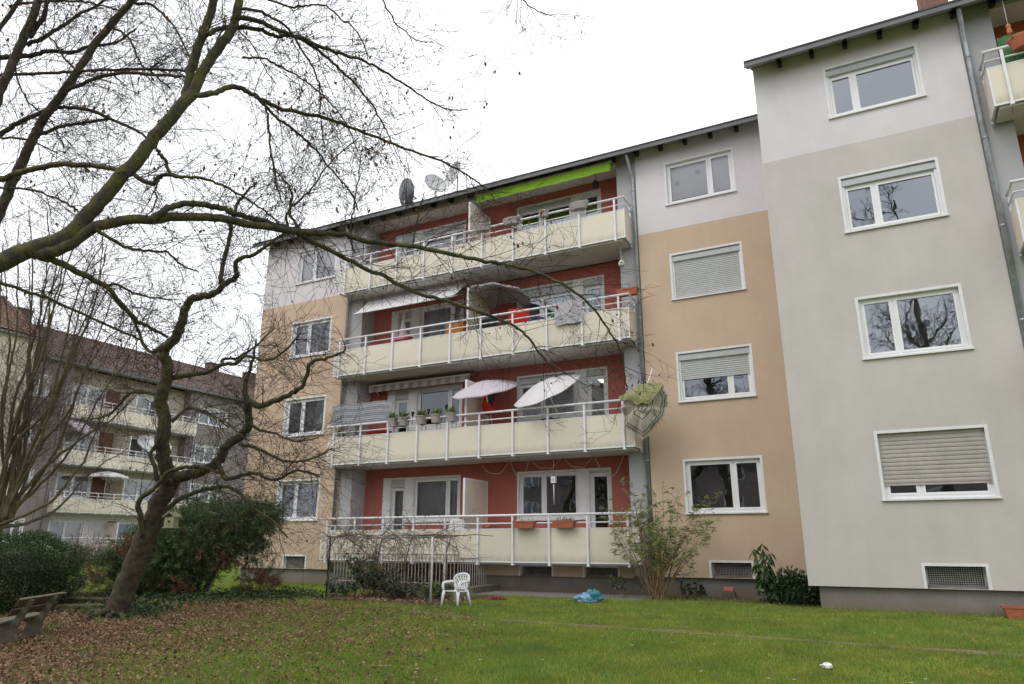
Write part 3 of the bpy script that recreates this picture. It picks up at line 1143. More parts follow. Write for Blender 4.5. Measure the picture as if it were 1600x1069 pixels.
H2 = thing('apartment_building', 'cream rendered house with orange tiled roof at the far edge, behind the many-stemmed tree', 'building', (-28.4, 0, 0), R(90))
hw = [(x, x + 1.4, t - 1.3, t) for x in (-7.5, -3.2, 1.2) for t in (3.1, 5.9, 8.7, 11.4)]
wall_mb(-14, 4.88, 0, 12.7, hw).build('wall', M_CREAMWALL, H2)
MB().box(4.6, 4.88, .31, 9, 0, 12.7).build('gable_wall', M_CREAMWALL, H2)
for i, h in enumerate(hw):
    window(H2, *h, [(h[0] + h[1]) / 2], curtain='sheer', seed=130 + i, glass=M_GLASS2)
MB().box(-14, 4.9, -.4, .3, 12.62, 12.7).build('eaves_board', M_SOFFIT, H2)
M_TILE2 = mat('orange_roof_tile', (.22, .125, .09), .8, .35, 9)
tiled_roof(H2, -14, 5.2, 12.75, -.45, 5.0, .62, M_TILE2)

# the house behind the photographer, which the panes mirror
HB = thing('apartment_building', 'dark brick apartment house standing behind the photographer, mirrored in the lowest windows', 'building', (0, -46, -.45), R(180))
hw = [(x, x + 1.8, t - 1.35, t) for x in range(-34, 42, 5) for t in (2.8, 5.6, 8.4)]
wall_mb(-38, 44, 0, 9.5, hw).build('wall', M_BGGREY, HB)
for i, h in enumerate(hw):
    window(HB, *h, [(h[0] + h[1]) / 2], curtain='sheer', seed=150 + i, glass=M_GLASS2)
tiled_roof(HB, -38.2, 44.2, 9.55, -.45, 5.0, .6, M_TILE)


# ================================================================ things on and round the balconies
def cyl(mb, x, y, z0, z1, r, seg=12):
    mb.lathe([(0, z0), (r, z0), (r, z1), (0, z1)], seg, c=(x, y, 0))


def umbrella(name, label, apex, axis, rad, drop, pole, m, ribs=8, group=None, pole_m=None, val=.08):
    q = Vector(axis).normalized().to_track_quat('Z', 'Y')
    t = thing(name, label, 'parasol', apex, group=group, quat=q)
    mb = MB()
    rings = 5
    seg = ribs * 4
    V = []
    for i in range(rings + 1):
        s = i / rings
        row = []
        for k in range(seg):
            a = 2 * math.pi * k / seg
            sag = (1 - math.cos(4 * 0 + (k % 4) / 4 * 2 * math.pi)) * .5      # 0 on a rib, 1 between
            r = rad * s * (1 - .055 * sag * s)
            row.append((r * math.cos(a), r * math.sin(a), -drop * s ** 1.6 - .035 * sag * s * rad))
        V.append(row)
    for i in range(rings):
        for k in range(seg):
            k2 = (k + 1) % seg
            mb.quad(V[i][k], V[i + 1][k], V[i + 1][k2], V[i][k2])
    for k in range(seg):
        k2 = (k + 1) % seg
        a, b = V[rings][k], V[rings][k2]
        mb.quad(a, (a[0], a[1], a[2] - val), (b[0], b[1], b[2] - val), b)
    mb.build('canopy', m, t, smooth=False)
    tube_ob('pole', [(0, 0, .06), (0, 0, -pole)], .018, pole_m or M_RAIL, t)
    rb = None
    for k in range(ribs):
        a = 2 * math.pi * k / ribs
        if rb is None:
            rb = MB().tube([(.03, 0, -.03), (rad * .5, 0, -drop * .33 - .012), (rad * .98, 0, -drop * .97 - .012)], .006, 4).build('rib', M_DARK, t)
        else:
            c = inst(rb, t, (0, 0, 0))
            c.rotation_euler = (0, 0, a)
    MB().lathe([(0, .08), (.02, .06), (.03, .02), (.012, 0)], 8).build('finial', M_DARK, t)
    return t


UMB = 'parasols opened on the balconies'
umbrella('parasol', 'lilac white parasol tilted towards the lawn, beside the red jacket on the second balcony', (4.72, -.30, 5.74), (-.02, -.42, 1), 1.0, .26, 1.6, M_LILAC, val=.03)
umbrella('parasol', 'plain white parasol tilted forward before the lit window of the second balcony', (6.66, -.42, 5.50), (-.26, -.62, 1), 1.0, .27, 1.6, M_WHITEFAB, val=.02)
umbrella('parasol', 'grey parasol with white rim seen from below on the third balcony', (5.05, .05, 8.66), (.06, .12, 1), .98, .28, 1.5, M_GREYFAB, pole_m=M_DARK, val=.05)
u = on_x(132, 668, -28.9)
umbrella('parasol', 'lilac parasol on the distant grey building, highest of its three', (u.x, u.y, u.z + .25), (.55, .35, 1), 1.1, .3, 1.7, M_LILAC)
u = on_x(245, 690, -28.6)
umbrella('parasol', 'white parasol on the distant grey building, partly behind the leaning trunk', (u.x, u.y, u.z + .1), (.9, -.15, 1), 1.15, .3, 1.7, M_WHITEFAB)
u = on_x(168, 738, -28.9)
umbrella('parasol', 'white parasol upright on the distant grey building, lowest of its three', (u.x, u.y, u.z + .05), (0, 0, 1), 1.25, .32, 1.9, M_WHITEFAB)


def closed_parasol():
    t = thing('parasol', 'white parasol folded shut behind the rail of the third balcony, near the balcony door', 'parasol', (1.45, .15, 6.5))
    MB().lathe([(0, 1.95), (.03, 1.9), (.06, 1.6), (.13, 1.15), (.15, .95), (.03, .9)], 10).build('canopy', M_WHITEFAB, t)
    tube_ob('pole', [(0, 0, 0), (0, 0, 2.0)], .018, M_RAIL, t)


closed_parasol()


# the collapsed patterned parasol hanging outside the second balcony
def hanging_parasol():
    o = Vector((9.66, -.86, 4.55))
    t = thing('parasol', 'old patterned parasol collapsed over the balcony corner, its top green with algae', 'parasol', o)
    mats = [mat('parasol_cloth', (.44, .41, .34), .9, .2, 9, .1, 40), mat('parasol_band', (.055, .06, .06), .95, 0, 22, col2=(.22, .21, .18), lo=.5, hi=.8),
            mat('parasol_algae', (.15, .165, .045), .95, .3, 7, col2=(.30, .29, .16)), mat('parasol_band_light', (.46, .44, .38), .9, .1, 9)]
    out = [(-.52, .26), (-.05, .44), (.48, .42), (.60, .14), (.47, -.36), (-.08, -.90), (-.56, -.55), (-.60, -.10)]
    rr = random.Random(3)
    rings = [(0, 0), (.20, 3), (.24, 1), (.36, 0), (.40, 3), (.44, 1), (.50, 3), (.70, 0), (.80, 3), (.835, 1), (.90, 0), (.935, 1), (1.0, 3)]
    c = (0.02, -.12)
    mb = MB()
    NS = 40
    def P(i, s):
        t_ = (i % NS) / NS * 8
        k = int(t_)
        a, b = out[k], out[(k + 1) % 8]
        u = t_ - k
        x, z = a[0] + (b[0] - a[0]) * u, a[1] + (b[1] - a[1]) * u
        f = s * (1 - .05 * math.sin(math.pi * u))                 # cloth hangs in between the ribs
        y = .24 * s * s - .30 + .05 * s * math.sin(math.pi * u) + .03 * s * math.sin(i * 1.9 + 1) + .02 * math.sin(s * 9 + i)
        return (c[0] + (x - c[0]) * f + .012 * s * math.sin(i * 2.7), y, c[1] + (z - c[1]) * f - .03 * s * math.sin(math.pi * u))
    for (s0, _), (s1, mi) in zip(rings[:-1], rings[1:]):
        for i in range(NS):
            mb.quad(P(i, s0), P(i, s1), P(i + 1, s1), P(i + 1, s0), mi)
    mb.build('canopy', mats, t, smooth=True)
    fr_ = MB()
    for i in range(NS * 4):
        a = Vector(P(0, 1)) if False else Vector(P(i / 4, 1))
        fr_.tube([a, a + Vector((.004 * math.sin(i), -.004, -.045 - .012 * math.sin(i * 3.1)))], .004, 3)
    fo = fr_.build('fringe', mats[3], t)
    fo['kind'] = 'stuff'
    f = MB()
    n = 12
    top = [(-.55, .22), (-.3, .35), (-.04, .45), (.22, .46), (.46, .43), (.52, .38)]
    low = [(-.58, .10), (-.34, .03), (-.10, -.08), (.10, -.10), (.28, -.02), (.46, .16)]
    def Q(k, s):
        k0 = min(4, int(k))
        u = k - k0
        a = [top[k0][m] * (1 - u) + top[k0 + 1][m] * u for m in (0, 1)]
        b = [low[k0][m] * (1 - u) + low[k0 + 1][m] * u for m in (0, 1)]
        return (a[0] + (b[0] - a[0]) * s, -.14 - .22 * math.sin(s * 1.7) + .03 * math.sin(k * 3.3 + s * 2) * s, a[1] + (b[1] - a[1]) * s - .03 * math.sin(k * 4.1) * s * s)
    for i in range(25):
        for j in range(6):
            f.quad(Q(i / 5, j / 6), Q(i / 5, (j + 1) / 6), Q((i + 1) / 5, (j + 1) / 6), Q((i + 1) / 5, j / 6), 2)
    f.build('folded_flap', mats, t, smooth=True)
    tube_ob('pole', [(-.02, -.3, -.1), (.05, .1, .5), (.16, .2, .9)], .014, M_RAIL, t)


hanging_parasol()


# awnings
def awning_green():
    t = thing('awning', 'lime green awning rolled up under the eaves, its valance hanging over the top balcony', 'awning', (6.6, -.25, 11.8))
    x0, x1 = -2.22, 2.2
    mb = MB()
    n = 60
    for i in range(n):
        def P(k, s):
            x = x0 + (x1 - x0) * k / n
            return (x, -.03 + .008 * math.sin(k * .9) * s, -.03 - (.27 + .006 * math.sin(k * .55)) * s)
        mb.quad(P(i, 1), P(i + 1, 1), P(i + 1, .5), P(i, .5))
        mb.quad(P(i, .5), P(i + 1, .5), P(i + 1, 0), P(i, 0))
    mb.build('valance', M_GREEN, t)
    MB().tube([(x0 - .06, 0, 0), (x1 + .06, 0, 0)], .045, 10).build('front_bar', M_ZINC, t)
    MB().tube([(x0, .26, .06), (x1, .26, .06)], .07, 10).build('cloth_roll', M_GREEN, t)
    for x in (-1.7, 0, 1.7):
        MB().box(x - .03, x + .03, .02, .3, .0, .16).build('bracket', M_DARK, t)


awning_green()


def awning_sheet(name, label, x0, x1, yb, zb_, yf, zf, x0f, x1f, mats, stripe=.16, val=.0, skew=0):
    t = thing(name, label, 'awning', ((x0 + x1) / 2, yb, zb_))
    o = Vector(((x0 + x1) / 2, yb, zb_))
    mb = MB()
    n = int((x1 - x0) / stripe)
    rows = 5
    def P(i, j):
        s = j / rows
        a, b = i / n, s
        xb, xf = x0 + (x1 - x0) * a, x0f + (x1f - x0f) * a
        sag = -.03 * math.sin(math.pi * s)
        return Vector((xb + (xf - xb) * b, yb + (yf - yb) * b, zb_ + (zf - zb_) * b + sag)) - o
    for i in range(n):
        for j in range(rows):
            mb.quad(P(i, j + 1), P(i + 1, j + 1), P(i + 1, j), P(i, j), i % len(mats))
        if val:
            a, b = P(i, rows), P(i + 1, rows)
            k = .6 if i % 2 else 1
            mb.quad((a.x, a.y, a.z - val), (b.x, b.y, b.z - val), b, a, i % len(mats))
    mb.build('awning_cloth', mats, t)
    MB().tube([P(0, rows), P(n, rows)], .022, 8).build('front_bar', M_RAIL, t)
    MB().tube([P(0, 0), P(n, 0)], .05, 8).build('roller', M_ZINC, t)
    for i in (1, n - 1):
        MB().tube([P(i, 0) - Vector((0, 0, .35)), P(i, rows)], .014, 6).build('arm', M_RAIL, t)
    return t


wa = [on_y(576, 471, .02), on_y(729, 443, .02), on_y(553, 491, -.72), on_y(707, 465, -.72)]
awning_sheet('awning', 'white striped awning half let down over the left end of the third balcony', wa[0].x, wa[1].x, .02, wa[0].z, -.72, wa[2].z, wa[2].x, wa[3].x,
             [M_WHITEFAB, mat('pale_grey_fabric', (.66, .66, .68), .9, .05, 5, trans=.25)], .11)
awning_sheet('awning', 'cream and grey striped awning drawn in above the second balcony door', .02, 3.86, .66, 6.24, .36, 6.17, .02, 3.86,
             [M_STRIPEFAB, M_TAUPEFAB], .17, .22)

# reed screen on the second balcony rail
t = thing('privacy_screen', 'grey striped privacy screen tied above the rail at the left of the second balcony', 'screen', (.5, -.60, 4.72))
M_SCR = [mat('screen_grey', (.20, .205, .22), .8, .15, 12), mat('screen_pale', (.33, .34, .36), .8, .15, 12)]
mb = MB()
nx, nz = 30, 22
for i in range(nx):
    for j in range(nz):
        def P(a, b):
            x = -1.12 + 2.26 * a / nx
            return (x, .018 * math.sin(a * .7) + .006 * math.sin(b), .68 * b / nz + .012 * math.sin(a * .35))
        mb.quad(P(i, j), P(i + 1, j), P(i + 1, j + 1), P(i, j + 1), j % 2)
mb.build('screen_cloth', M_SCR, t)
for x in (-1.0, 0.02, 1.15):
    tube_ob('support_rod', [(x, .03, -.1), (x, .03, .74)], .012, M_ZINC, t, 6)


def leaf_array(pos, axis, length, width, fold=.25, seed=0):
    """N leaf-shaped quads (base, side, tip, side), numpy arrays"""
    r = np.random.default_rng(seed)
    N = len(pos)
    axis = axis / np.maximum(np.linalg.norm(axis, axis=1, keepdims=True), 1e-9)
    rnd = r.normal(size=(N, 3))
    side = np.cross(axis, rnd)
    side /= np.maximum(np.linalg.norm(side, axis=1, keepdims=True), 1e-9)
    nor = np.cross(axis, side)
    L = (np.full(N, length) if np.isscalar(length) else length)[:, None]
    W = (np.full(N, width) if np.isscalar(width) else width)[:, None]
    mid = pos + axis * L * .45 - nor * L * fold * .3
    return np.stack([pos, mid + side * W * .5, pos + axis * L, mid - side * W * .5], 1)


M_LEAF = [mat('leaf_green', (.075, .14, .035), .6, .25, 6, trans=.3), mat('leaf_dark', (.025, .05, .018), .5, .25, 6, trans=.2),
          mat('leaf_pale', (.24, .31, .09), .6, .25, 6, trans=.3), mat('leaf_grey', (.18, .20, .12), .65, .25, 6, trans=.3)]
M_POTSOIL = mat('pot_soil', (.03, .022, .016), .95, .3, 20)


def pot_plant(x, y, z, label, seed, kind='box'):
    t = thing('flower_pot', label, 'flower pot', (x, y, z), group='grey pots with green plants hooked on the second balcony rail')
    r = random.Random(seed)
    mb = MB()
    mb.lathe([(.0, 0), (.11, 0), (.15, .22), (.165, .22), (.165, .25), (.14, .25), (.13, .2)], 4, sx=1.25, sy=.9)
    pot = mb.build('pot', M_TAUPE, t)
    pot.rotation_euler = (0, 0, R(45))
    s = MB()
    s.lathe([(0, .205), (.13, .2)], 6)
    s.build('soil', M_POTSOIL, t)
    n = 60
    rg = np.random.default_rng(seed)
    ax = rg.normal(size=(n, 3)) * (1, 1, .5) + (0, 0, .8)
    pos = rg.normal(size=(n, 3)) * (.05, .04, .03) + (0, 0, .26)
    o = numpy_mesh('foliage', leaf_array(pos, ax, rg.uniform(.1, .24, n), .045, seed=seed), 4, M_LEAF, rg.choice([0, 0, 2], n), t)
    for k in (-.07, .07):
        tube_ob('hook', [(k, .1, .22), (k, .14, .0), (k, .12, -.18)], .007, M_DARK, t, 5)
    return t


for i, (x, lab) in enumerate(((1.87, 'grey pot with leafy plant next to the reed screen'), (2.25, 'grey pot with low plant, second from the reed screen'),
                              (2.88, 'grey square pot with a bright green plant, middle of the row on the rail'), (3.4, 'grey pot with bushy plant, before the sliding window'),
                              (3.92, 'grey pot with long leaning leaves beside the white divider'))):
    pot_plant(x, -.69, 4.55, lab, 200 + i)
for i, (x, y, z) in enumerate(((2.42, -.5, 4.85), (2.98, -.5, 4.88), (3.62, -.52, 4.95))):
    t = thing('solar_torch', ('solar garden torch between the first pots on the rail', 'solar garden torch behind the middle pot on the rail', 'solar garden torch behind the fourth pot on the rail')[i], 'garden light', (x, y, z - .25), group='solar torches in the pots')
    tube_ob('stake', [(0, 0, 0), (0, 0, .25)], .01, M_DARK, t, 6)
    MB().lathe([(.02, .24), (.05, .36), (.055, .38), (0, .40)], 8).build('lamp_head', M_DARK, t)


def trough(name, label, loc, L, W, Hh, m, group=None, oval=False, plants=20, finial=False, seed=0, dry=True, rz=0, cat='planter'):
    t = thing(name, label, cat, loc, rz, group=group)
    mb = MB()
    if oval:
        mb.lathe([(0, 0), (.40, 0), (.5, Hh * .7), (.52, Hh * .8), (.52, Hh), (.48, Hh), (.46, Hh * .8), (0, Hh * .8)], 20, sx=L, sy=W)
    else:
        k = .84
        def rect(s, z):
            return [(-L / 2 * s, -W / 2 * s, z), (L / 2 * s, -W / 2 * s, z), (L / 2 * s, W / 2 * s, z), (-L / 2 * s, W / 2 * s, z)]
        rs = [rect(k, 0), rect(.97, Hh * .82), rect(1.05, Hh * .82), rect(1.05, Hh), rect(.93, Hh), rect(.9, Hh * .8)]
        mb.poly(rs[0][::-1])
        for a, b in zip(rs[:-1], rs[1:]):
            for i in range(4):
                j = (i + 1) % 4
                mb.quad(a[i], a[j], b[j], b[i])
    mb.build('trough', m, t)
    s = MB()
    s.quad((-L * .42, -W * .38, Hh * .82), (L * .42, -W * .38, Hh * .82), (L * .42, W * .38, Hh * .82), (-L * .42, W * .38, Hh * .82))
    s.build('soil', M_POTSOIL, t)
    rg = np.random.default_rng(seed)
    if plants:
        pos = rg.uniform(-.5, .5, (plants, 3)) * (L * .8, W * .5, 0) + (0, 0, Hh * .85)
        ax = rg.normal(size=(plants, 3)) * (.6, .6, .2) + (0, 0, 1)
        numpy_mesh('foliage', leaf_array(pos, ax, rg.uniform(.06, .2, plants), .018, seed=seed), 4, [M_TWIG2, M_LEAF[3]] if dry else M_LEAF[:2], rg.choice([0, 1], plants), t)
    if finial:
        for x in (-L * .36, L * .36):
            tube_ob('hook', [(x, W * .3, Hh * .6), (x, W * .3, Hh + .1)], .012, M_RAIL, t, 6)
    return t


PG = 'taupe planters hooked on the top balcony rail'
trough('planter', 'taupe oval planter on the top rail just right of the white divider', (4.85, -.69, 10.27), .56, .26, .2, M_TAUPE, PG, True, 14, True, 1)
trough('planter', 'taupe oval planter on the top rail, second from the divider', (5.83, -.69, 10.27), .56, .26, .2, M_TAUPE, PG, True, 14, True, 2)
trough('planter', 'small round taupe pot with straggly plant between two oval planters on the top rail', (6.89, -.69, 10.27), .27, .26, .2, M_TAUPE, PG, True, 40, False, 3)
trough('planter', 'taupe oval planter on the top rail below the dark door curtain', (7.98, -.69, 10.27), .58, .27, .2, M_TAUPE, PG, True, 8, True, 4)
TG = 'terracotta troughs on the balcony rails'
trough('planter', 'empty terracotta trough on the lowest rail, nearer the divider', (6.25, -.72, 1.59), .60, .2, .17, M_TERRA, TG, seed=5, plants=6)
trough('planter', 'terracotta trough with grey herb on the lowest rail', (7.36, -.72, 1.59), .60, .2, .17, M_TERRA, TG, seed=6, plants=60)
trough('planter', 'terracotta trough at the outer corner of the third balcony rail', (9.2, -.42, 7.58), .58, .2, .18, M_TERRA, TG, seed=7, plants=20)
trough('planter', 'terracotta trough standing inside the lowest balcony, near its far corner', (8.45, .3, 1.5), .5, .2, .17, M_TERRA, TG, seed=8, plants=16)
trough('planter', 'large oval terracotta bowl on the top balcony rail of the grey building', (18.17, -2.96, 10.34), .66, .36, .26, M_TERRA, oval=True, seed=9, plants=50)
pt = on_y(1588, 955, BY - .2)
trough('planter', 'terracotta trough standing on the lawn against the grey plinth', (pt.x + .12, BY - .2, .0), .62, .24, .2, M_TERRA, seed=11, plants=0)

# green cloth behind the railing of the grey building
mb = MB()
for i in range(16):
    a, b = i / 16, (i + 1) / 16
    ya, yb = .02 * math.sin(a * 30), .02 * math.sin(b * 30)
    mb.quad((a * .95 - .45, ya, -.75), (b * .95 - .45, yb, -.75), (b * .95 - .45, yb, .1), (a * .95 - .45, ya, .1))
o = mb.build('privacy_cloth', mat('green_cloth', (.05, .16, .055), .9, .2, 8), None, (18.2, BY - .40, 10.8))
tag(o, 'green cloth screen behind the railing of the grey building', 'screen')
t = thing('wind_chime', 'orange knotted rope hanging from the ceiling above the green cloth', 'hanging ornament', (18.0, BY - .3, 11.0))
tube_ob('cord', [(0, 0, .2), (0, 0, .85)], .006, M_RAIL, t, 5)
MB().lathe([(0, -.05), (.04, 0), (.05, .06), (.03, .11), (.05, .16), (.02, .22)], 8).build('knot', mat('orange_rope', (.5, .2, .09), .9), t)


# satellite dishes on the roof edge
def dish(label, x, y, z, aim, d=.85, m=None, tall=.9):
    t = thing('satellite_dish', label, 'satellite dish', (x, y, z), group='satellite dishes on the roof')
    q = Vector(aim).normalized().to_track_quat('Z', 'Y')
    mb = MB()
    rad = d / 2
    pr = [(rad * s, .16 * s * s * d) for s in (0, .25, .5, .75, .93, 1)]
    mb.lathe(pr + [(rad * 1.0, .16 * d - .012), (rad * .5, .03 * d), (0, -.02)], 24, sy=1.08)
    o = mb.build('reflector', m, t, (0, 0, tall), smooth=True)
    o.rotation_mode = 'QUATERNION'
    o.rotation_quaternion = q
    tube_ob('mast', [(0, .12, -.4), (0, .12, tall + .1)], .024, M_ZINC, t)
    a = Vector(aim).normalized()
    up = Vector((0, 0, 1))
    base = Vector((0, 0, tall)) - up * rad * .9
    tip = Vector((0, 0, tall)) + a * d * .62 - up * rad * .35
    tube_ob('feed_arm', [base, tip], .014, M_ZINC, t, 6)
    k = MB().tube([tip, tip + (Vector((0, 0, tall)) - tip) * .22], .035, 8)
    k.build('receiver', M_RAIL, t)


M_DISHG = mat('dish_grey', (.16, .165, .18), .55, .12, 5)
M_DISHW = mat('dish_white', (.55, .55, .56), .5, .1, 5)
zr = 12.2
dish('dark grey satellite dish, leftmost of three above the eaves', 1.02, .35, 12.3, (.35, .9, .2), .95, M_DISHG, .70)
dish('pale satellite dish facing the lawn, between two others above the eaves', 2.32, .35, 12.35, (.75, -.5, .35), .8, M_DISHW, .58)
dish('white satellite dish seen nearly edge on, rightmost of three above the eaves', 3.15, .4, 12.4, (-.4, -.9, .2), .9, M_DISHW, .72)

# hanging things
t = thing('lantern', 'black wire lantern hanging under the ceiling of the top balcony', 'lantern', (8.14, .3, 11.4))
MB().lathe([(0, -.02), (.09, 0), (.10, .1), (.06, .2), (.02, .24)], 8).build('lantern_body', M_DARK, t)
tube_ob('cord', [(0, 0, .24), (0, 0, .43)], .006, M_DARK, t, 5)
t = thing('lantern', 'white box lantern on a string before the lowest balcony window', 'lantern', (6.9, -.3, 2.74))
MB().box(-.065, .065, -.05, .05, 0, .17).build('lantern_body', M_RAIL, t, bevel=.008)
MB().box(-.04, .04, -.053, -.045, .04, .12).build('lantern_window', M_STRIPEFAB, t)
tube_ob('cord', [(0, 0, .17), (0, 0, .73)], .006, M_ZINC, t, 5)
tube_ob('tail', [(0, 0, 0), (0, 0, -.55)], .012, M_RAIL, t, 5)
p = on_y(971, 411, -.3)
t = thing('bird_feeder', 'pale green feeder bell hanging from the underside of the top balcony', 'bird feeder', p)
MB().lathe([(0, -.08), (.08, -.08), (.09, -.02), (.06, .06), (.0, .11)], 12).build('feeder_body', mat('pale_mint', (.55, .62, .5), .6), t)
MB().lathe([(0, 0), (.022, 0), (.022, .01), (0, .012)], 10).build('feeder_hole', M_DARK, t, (.03, -.08, -.02)).rotation_euler = (R(90), 0, 0)
tube_ob('cord', [(0, 0, .1), (0, 0, 9.14 - p.z)], .007, M_RAIL, t, 5)

# fairy-light cable in swags under the second balcony
mb = MB()
xs = [4.4, 5.4, 6.0, 7.0, 7.9, 8.75]
for a, b, d in zip(xs[:-1], xs[1:], (.36, .5, .28, .3, .55)):
    pts = []
    for i in range(13):
        s = i / 12
        pts.append((a + (b - a) * s, .05 + .1 * math.sin(s * 3), 3.46 - d * 4 * s * (1 - s) + .02 * math.sin(s * 17)))
    mb.tube(pts, .008, 5)
tag(mb.build('cable', mat('pale_cable', (.45, .4, .34), .7)), 'pale fairy light cable hung in swags above the lowest balcony', 'cable')

# towel over the third rail
mb = MB()
n, k = 16, 14
V = []
for i in range(n + 1):
    row = []
    for j in range(k + 1):
        x = -.41 + .82 * i / n
        s = j / k
        if s < .2:
            y, z = .03 + .02 - .03, .0
            y, z = .05 - .25 * s * 0, -.18 + .18 * s / .2
        elif s < .3:
            a = (s - .2) / .1 * math.pi
            y, z = .05 * math.cos(a), .035 * math.sin(a)
        else:
            z = -.64 * (s - .3) / .7 - .015 * math.sin(i * .8) * (s - .3)
            y = -.05 - .02 * math.sin(i * .9 + .5) * (s - .3)
        row.append((x + .015 * math.sin(j * .5), y, z))
    V.append(row)
for i in range(n):
    for j in range(k):
        mb.quad(V[i][j], V[i + 1][j], V[i + 1][j + 1], V[i][j + 1])
o = mb.build('towel', mat('grey_towel', (.44, .42, .45), .95, .1, 12, .3, 90), None, (7.6, -.645, 7.59), smooth=True)
o.rotation_euler = (0, R(0), 0)
tag(o, 'grey towel drying over the rail of the third balcony', 'towel')


# clothes and cushions
def lump(name, label, cat, loc, size, m, seed, amp=.25, rows=10, seg=16):
    r = random.Random(seed)
    ph = [r.uniform(0, 6.28) for _ in range(8)]
    mb = MB()
    V = []
    for i in range(rows + 1):
        th = math.pi * i / rows
        row = []
        for k in range(seg):
            a = 2 * math.pi * k / seg
            d = 1 + amp * (.5 * math.sin(3 * a + ph[0] + 2 * th) + .35 * math.sin(5 * a + ph[1] - 3 * th) + .3 * math.sin(7 * th + ph[2] + a))
            row.append((size[0] * d * math.sin(th) * math.cos(a), size[1] * d * math.sin(th) * math.sin(a), size[2] * max(-.95, math.cos(th) * d)))
        V.append(row)
    for i in range(rows):
        for k in range(seg):
            mb.quad(V[i + 1][k], V[i + 1][(k + 1) % seg], V[i][(k + 1) % seg], V[i][k])
    o = mb.build(name, m, None, loc, smooth=True)
    return tag(o, label, cat)


M_REDFAB = mat('red_fabric', (.52, .03, .02), .85, .15, 9)
t = thing('hanging_jacket', 'red jacket hung with a dark coat at the white divider of the second balcony', 'jacket', (4.68, .05, 4.85))
lj = lump('jacket_body', '', 'x', (0, 0, .22), (.20, .12, .30), M_REDFAB, 5, .2)
for key in ('label', 'category'):
    if key in lj:
        del lj[key]
lj.parent = t
lj2 = lump('dark_sleeve', '', 'x', (.13, -.03, .42), (.09, .09, .26), M_DARK, 6, .2)
if 'category' in lj2:
    del lj2['category']
if 'label' in lj2:
    del lj2['label']
lj2.parent = t
tube_ob('strap', [(.05, .0, .6), (.08, .02, .9)], .012, M_DARK, t, 5)
lump('cushion', 'dark folded blanket on the second balcony floor beneath the red jacket', 'blanket', (4.95, .2, 3.95), (.35, .25, .3), mat('dark_blanket', (.035, .035, .045), .9, .3, 9), 9, .25)


def garden_chair(label, loc, rz, m, seat=.42, w=.5, group=None):
    """slatless padded garden chair behind the balcony panels"""
    t = thing('garden_chair', label, 'chair', loc, rz, group=group)
    MB().box(-w / 2, w / 2, -.24, .24, seat, seat + .06).build('seat', m, t, bevel=.02)
    b = MB().box(-w / 2, w / 2, -.04, .04, 0, .62).build('backrest', m, t, (0, .25, seat + .05), bevel=.03)
    b.rotation_euler = (R(-12), 0, 0)
    lg = None
    for x in (-w / 2 + .03, w / 2 - .03):
        for y in (-.22, .22):
            if lg is None:
                lg = MB().tube([(0, 0, 0), (0, 0, seat)], .014, 6).build('leg', M_DARK, t, (x, y, 0))
            else:
                inst(lg, t, (x, y, 0))
    return t


garden_chair('red padded garden chair behind the rail of the third balcony', (5.75, .1, 6.5), R(195), M_REDFAB, .62, .62)
garden_chair('dark garden chair beside the divider of the third balcony', (4.85, .2, 6.5), R(170), M_DARK, .5, .55)
# orange box and drying rack on the third balcony
t = thing('storage_box', 'orange box standing beside the divider of the third balcony', 'box', (3.55, .1, 6.5))
MB().box(-.32, .32, -.2, .2, .45, 1.22).build('box_body', mat('orange_board', (.5, .2, .03), .7, .12, 6), t, bevel=.01)
MB().box(-.34, .34, -.22, .22, 1.22, 1.26).build('lid', mat('orange_board', (.5, .2, .03)), t, bevel=.008)
MB().box(-.3, .3, -.19, .19, 0, .45).build('base', M_DARK, t)
t = thing('drying_rack', 'white folding clothes rack leaning above the orange box', 'clothes rack', (3.62, .42, 7.3))
for k in range(6):
    tube_ob('rung', [(-.2, 0, .1 + k * .14), (.22, .02, .1 + k * .14)], .008, M_RAIL, t, 5)
tube_ob('side_bar', [(-.2, 0, 0), (-.2, .02, 1.0)], .012, M_RAIL, t, 6)
tube_ob('side_bar', [(.22, 0, 0), (.24, .02, 1.05)], .012, M_RAIL, t, 6)
tube_ob('brace', [(-.2, 0, 1.0), (.05, -.12, .2)], .012, M_RAIL, t, 6)
lump('laundry', 'pink cloth lying behind the rail of the third balcony', 'laundry', (1.75, -.2, 7.42), (.34, .15, .12), mat('pink_fabric', (.55, .16, .24), .9, .15, 9), 21)
lump('laundry', 'dark red cloth behind the rail near the left end of the third balcony', 'laundry', (.55, -.1, 7.3), (.3, .15, .14), mat('wine_fabric', (.26, .03, .05), .9, .15, 9), 22)
lump('shopping_bag', 'green bag on the third balcony beside the grey towel', 'bag', (7.0, -.15, 7.42), (.16, .12, .2), mat('green_bag', (.05, .22, .06), .6, .1, 8), 23, .15)
lump('cushion', 'dark blue cushion on a chair of the third balcony beside the red one', 'cushion', (6.35, -.1, 7.38), (.22, .14, .13), mat('navy_fabric', (.06, .075, .13), .9, .1, 8), 24)
lump('laundry', 'red and dark things piled behind the screen of the second balcony', 'laundry', (.9, -.1, 4.5), (.5, .15, .1), M_REDFAB, 25)
lump('laundry', 'dark folded cloths on the second balcony before the lit window', 'laundry', (6.7, -.1, 4.42), (.4, .15, .1), mat('navy_fabric', (.06, .075, .13), .9, .1, 8), 26)
t = thing('wall_ornament', 'rust coloured fan shaped trellis on the red wall at the end of the second balcony', 'ornament', (.16, .69, 5.62))
MB().tube([(.36 * math.cos(R(a)), 0, .36 * math.sin(R(a))) for a in range(0, 181, 12)], .012, 5).build('rim', M_TERRA, t)
sp_ = None
